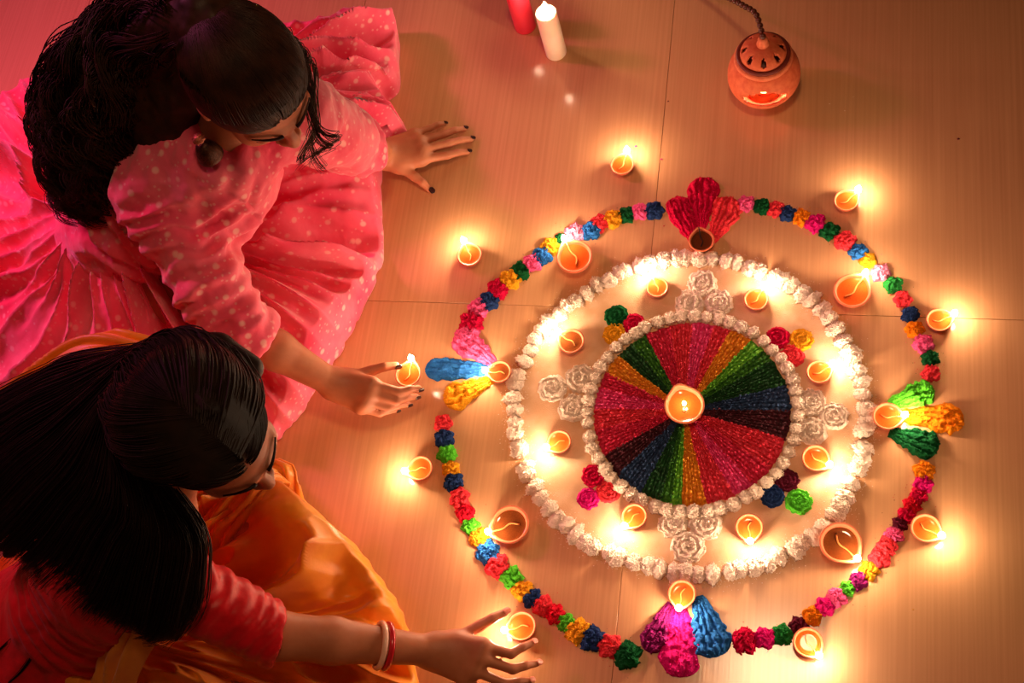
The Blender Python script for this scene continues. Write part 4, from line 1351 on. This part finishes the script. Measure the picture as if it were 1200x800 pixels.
drape(rootB, 'orange_shawl', [(200, 440, .38), (158, 418, .42), (105, 412, .43), (52, 438, .41), (5, 474, .38), (-40, 530, .32), (-70, 600, .25)], 0.045, M_ORANGE, 3)
drape(rootB, 'orange_shawl', [(200, 690, .40), (165, 715, .37), (140, 755, .31), (125, 800, .24), (110, 850, .16)], 0.045, M_ORANGE, 8)

drape(rootB, 'skirt_ruffle', [(238, 668, .17), (246, 625, .20), (270, 590, .205), (300, 562, .19), (324, 552, .15), (332, 580, .10)], 0.03, M_ORANGE, 5)
# long straight hair
H_ = lambda *p: B['head'] + (SB * RB) @ np.array(p)
guides = [
    [H_(0, .060, .092), H_(.052, .034, .070), H_(.084, -.008, -.005), H_(.086, -.012, -.075), P(228, 618, .49), P(230, 670, .43), P(222, 712, .39), P(202, 738, .35)],
    [H_(0, .042, .106), H_(.068, .005, .072), H_(.094, -.035, -.005), H_(.094, -.045, -.075), P(208, 618, .51), P(208, 680, .445), P(198, 724, .395), P(172, 738, .36)],
    [H_(0, .020, .116), H_(.068, -.03, .080), H_(.088, -.07, -.005), H_(.082, -.09, -.07), P(172, 606, .54), P(165, 668, .475), P(155, 712, .42), P(146, 726, .385)],
    [H_(0, -.02, .118), H_(.052, -.07, .080), H_(.07, -.10, -.00), H_(.065, -.118, -.06), P(158, 590, .555), P(140, 645, .50), P(122, 690, .45), P(108, 708, .41)],
    [H_(0, -.05, .112), H_(.025, -.10, .065), H_(.03, -.12, -.01), H_(.03, -.132, -.05), P(122, 566, .555), P(95, 612, .505), P(70, 650, .45), P(48, 672, .40)],
    [H_(0, -.05, .112), H_(-.025, -.10, .065), H_(-.03, -.12, -.01), H_(-.01, -.138, -.05), P(92, 535, .55), P(55, 578, .495), P(22, 615, .44), P(-8, 645, .38)],
    [H_(0, -.02, .118), H_(-.052, -.07, .080), H_(-.07, -.10, -.00), H_(-.045, -.13, -.05), P(75, 500, .53), P(30, 535, .475), P(-5, 570, .42), P(-40, 605, .36)],
    [H_(0, .020, .116), H_(-.068, -.02, .080), H_(-.09, -.06, -.005), H_(-.075, -.11, -.05), P(82, 448, .51), P(30, 472, .46), P(-10, 500, .41), P(-50, 540, .34)],
    [H_(0, .055, .102), H_(-.068, .030, .062), H_(-.092, -.01, -.01), H_(-.088, -.07, -.06), P(105, 418, .48), P(50, 440, .44), P(0, 468, .40), P(-50, 505, .33)],
]
gp = np.array([catmull(g, 34) for g in guides])
fd = Field(gp.reshape(-1, 3).min(0) - 0.08, gp.reshape(-1, 3).max(0) + 0.06, 0.006)
fd.ellipsoid(H_(*cap_c), (0.079 * SB, 0.099 * SB, 0.093 * SB), RB, 0)
fd.cut(H_(0, 0.054, 0.062), RB @ np.array([0, 0.80, -0.60]))
cen = gp.mean(0)
for g in range(1, len(gp)):
    for s in range(12, 31, 2):
        inset = 0.034
        a_, b_ = gp[g, s], gp[g, min(s + 2, 33)]
        ra = (0.012 if g == 0 else 0.018) * (1 - 0.5 * max(0, s - 20) / 14)
        fd.capsule(a_ - np.array([0, 0, inset]), b_ - np.array([0, 0, inset]), ra, ra * 0.95, 0.006)
for g in range(1, len(gp) - 1):
    for s in range(12, 27, 3):
        fd.capsule(gp[g, s] - [0, 0, .035], gp[g + 1, s] - [0, 0, .038], 0.022, 0.022, 0.008)
V, Q = fd.mesh(2)
parts = [(V, Q)]
ns = 6200
gi = np.where(rng.uniform(0, 1, ns) < 0.28, rng.uniform(0, 2.2, ns), rng.uniform(0, len(gp) - 1.001, ns))
g0i = np.floor(gi).astype(int); gf = (gi - g0i)[:, None, None]
gf = gf * gf * (3 - 2 * gf) * 0.5 + gf * 0.5
paths = gp[g0i] * (1 - gf) + gp[g0i + 1] * gf
K = paths.shape[1]
tt = np.linspace(0, 1, K)[None, :, None]
sc_ = rng.normal(0, 1, (ns, 1, 3)) * np.array([.006, .006, .006])
paths = paths + sc_ * (0.15 + 1.3 * tt) + np.array([0, 0, 1]) * rng.uniform(-.006, .010, (ns, 1, 1)) * np.clip(tt * 3, 0, 1)
wv = vnoise(np.stack([np.broadcast_to(gi[:, None] * 1.3, (ns, K)), np.broadcast_to(tt[0, :, 0] * 5, (ns, K)), np.zeros((ns, K))], -1), 12)
paths[..., 0] += 0.010 * wv * tt[..., 0] ** 1.5
paths[..., 1] += 0.010 * np.roll(wv, 3, axis=1) * tt[..., 0] ** 1.5
# keep the roots on the skull
loc = (paths - H_(*cap_c)) @ RB
rl = np.linalg.norm(loc / (SB * np.array([.081, .101, .095])), axis=2, keepdims=True)
near = (tt < 0.5) & (rl < 1.0)
loc = np.where(near, loc / np.maximum(rl, 1e-3) * 1.01, loc)
paths = H_(*cap_c) + loc @ RB.T
parts.append(hair_strands(paths, 0.0013))
parts.append(hairline(B['head'], RB, SB, (0, 0.054, 0.062), (0, 0.80, -0.60), cap_c, 1600, (0.75, -0.65, -0.1)))
# loose wisps below the ends
wis = [[P(185, 715, .36), P(178, 735, .33), P(165, 752, .30), P(130, 762, .27), P(95, 765, .25)], [P(165, 700, .38), P(158, 728, .34), P(157, 742, .32), P(140, 750, .31)], [P(205, 720, .36), P(212, 738, .34), P(205, 748, .33), P(192, 745, .33)], [P(90, 690, .38), P(60, 715, .33), P(20, 745, .28), P(-10, 770, .25)], [P(110, 690, .39), P(70, 720, .33), P(30, 780, .26), P(10, 800, .24)]]
for w in wis:
    c_ = catmull(w, 24)
    of = rng.normal(0, .0035, (26, 1, 3))
    parts.append(hair_strands(c_[None] + of * (1.2 - np.linspace(0, 1, 24))[None, :, None], 0.0010))
V, Q = join(parts)
link('hair', mesh_np('hair', V, Q), rootB, M_HAIR2)

# bangles
def bangle(px, py, mat, label):
    e, w = B['elR'], B['wrR']
    ax = (w - e) / np.linalg.norm(w - e)
    t = min(np.linspace(0.2, 1, 200), key=lambda s: abs(((CW.T @ (e + (w - e) * s - CAM))[0] / -(CW.T @ (e + (w - e) * s - CAM))[2]) * F_PX + 600 - px))
    c = e + (w - e) * t
    nu, nv = 64, 12
    a = np.arange(nu) / nu * 2 * PI; b = np.arange(nv) / nv * 2 * PI
    Ag, Bg = np.meshgrid(a, b, indexing='ij')
    R0, r0 = 0.0365, 0.0046
    L = np.stack([(R0 + r0 * np.cos(Bg)) * np.cos(Ag), (R0 + r0 * np.cos(Bg)) * np.sin(Ag), 1.1 * r0 * np.sin(Bg)], -1).reshape(-1, 3)
    o = link('bangle', mesh_np('bangle', L, grid_faces(nu, nv, True, True)), None, mat, loc=c)
    o.rotation_euler = Vector(ax).to_track_quat('Z', 'Y').to_euler()
    tag(o, label, 'bangle', 'bangles on the wrist')


bangle(445, 755, material('white_bangle', lin(250, 200, 180), 0.25, lin(240, 186, 164), 60, coat=0.5), 'pale cream bangle on the forearm, nearer the elbow')
bangle(453, 756, material('red_bangle', lin(214, 24, 44), 0.25, lin(190, 14, 34), 60, coat=0.5), 'red bangle on the forearm, nearer the wrist')

# ------------------------------------------------------------------ spilled grains of powder
keys = ['crimson', 'pink', 'darkgreen', 'navy', 'yellow', 'white', 'lime', 'maroon']
tet = np.array([(1, 1, 1), (-1, -1, 1), (-1, 1, -1), (1, -1, -1)], float) * 0.58
tf = np.array([(0, 1, 2), (0, 3, 1), (0, 2, 3), (1, 3, 2)])
Vs, Ts, Ms = [], [], []
cmap = dict(coral='crimson', red='crimson', crimson='crimson', magenta='pink', pink='pink', palepink='pink', navy='navy', blue='navy', darkgreen='darkgreen', green='darkgreen', lime='lime', yellow='yellow', orange='yellow', maroon='maroon', purple='maroon')
grains = []
for p, c in GR:
    for _ in range(rng.integers(8, 18)):
        a = rng.uniform(0, 6.28); r = 0.014 + abs(rng.normal(0, .011))
        grains.append((p[0] + r * math.cos(a), p[1] + r * math.sin(a), rng.uniform(.0004, .0011), cmap[c]))
for k in range(6000):
    s = rng.integers(0, 900); p = ring_w[s]
    a = math.atan2(p[1] - RC[1], p[0] - RC[0]); r = rng.normal(0, .0125)
    grains.append((p[0] + r * math.cos(a), p[1] + r * math.sin(a), rng.uniform(.0004, .0012), 'white'))
for k, (x, y, s, c) in enumerate([(745, 172, .0035, 'pink'), (775, 187, .003, 'pink'), (783, 119, .0022, 'maroon'), (1123, 163, .003, 'maroon'), (972, 122, .0014, 'white'), (990, 130, .0012, 'white'), (1000, 114, .001, 'white'), (778, 265, .0018, 'crimson'), (1070, 714, .0015, 'yellow'), (1048, 586, .0012, 'maroon')]):
    p = P(x, y); grains.append((p[0], p[1], s, c))
for k, (x, y, s, c) in enumerate(grains):
    Rm = np.array(Matrix.Rotation(rng.uniform(0, 6.28), 3, Vector(rng.normal(0, 1, 3)).normalized()))
    v = tet @ Rm.T * s * np.array([1.3, 1, .8])
    v[:, 2] -= v[:, 2].min()
    Vs.append(v + np.array([x, y, 0.0002 if math.hypot(x - RC[0], y - RC[1]) > .33 else 0.0014])); Ts.append(tf + 4 * k); Ms += [keys.index(c)] * 4
me = mesh_np('spilled_powder', np.concatenate(Vs), None, np.concatenate(Ts), smooth=False)
for k in keys: me.materials.append(POW[k])
me.polygons.foreach_set('material_index', np.array(Ms, np.int32))
o = link('spilled_powder', me)
tag(o, 'scattered grains of coloured powder spilled beside the garland and white ring', 'powder', kind='stuff')
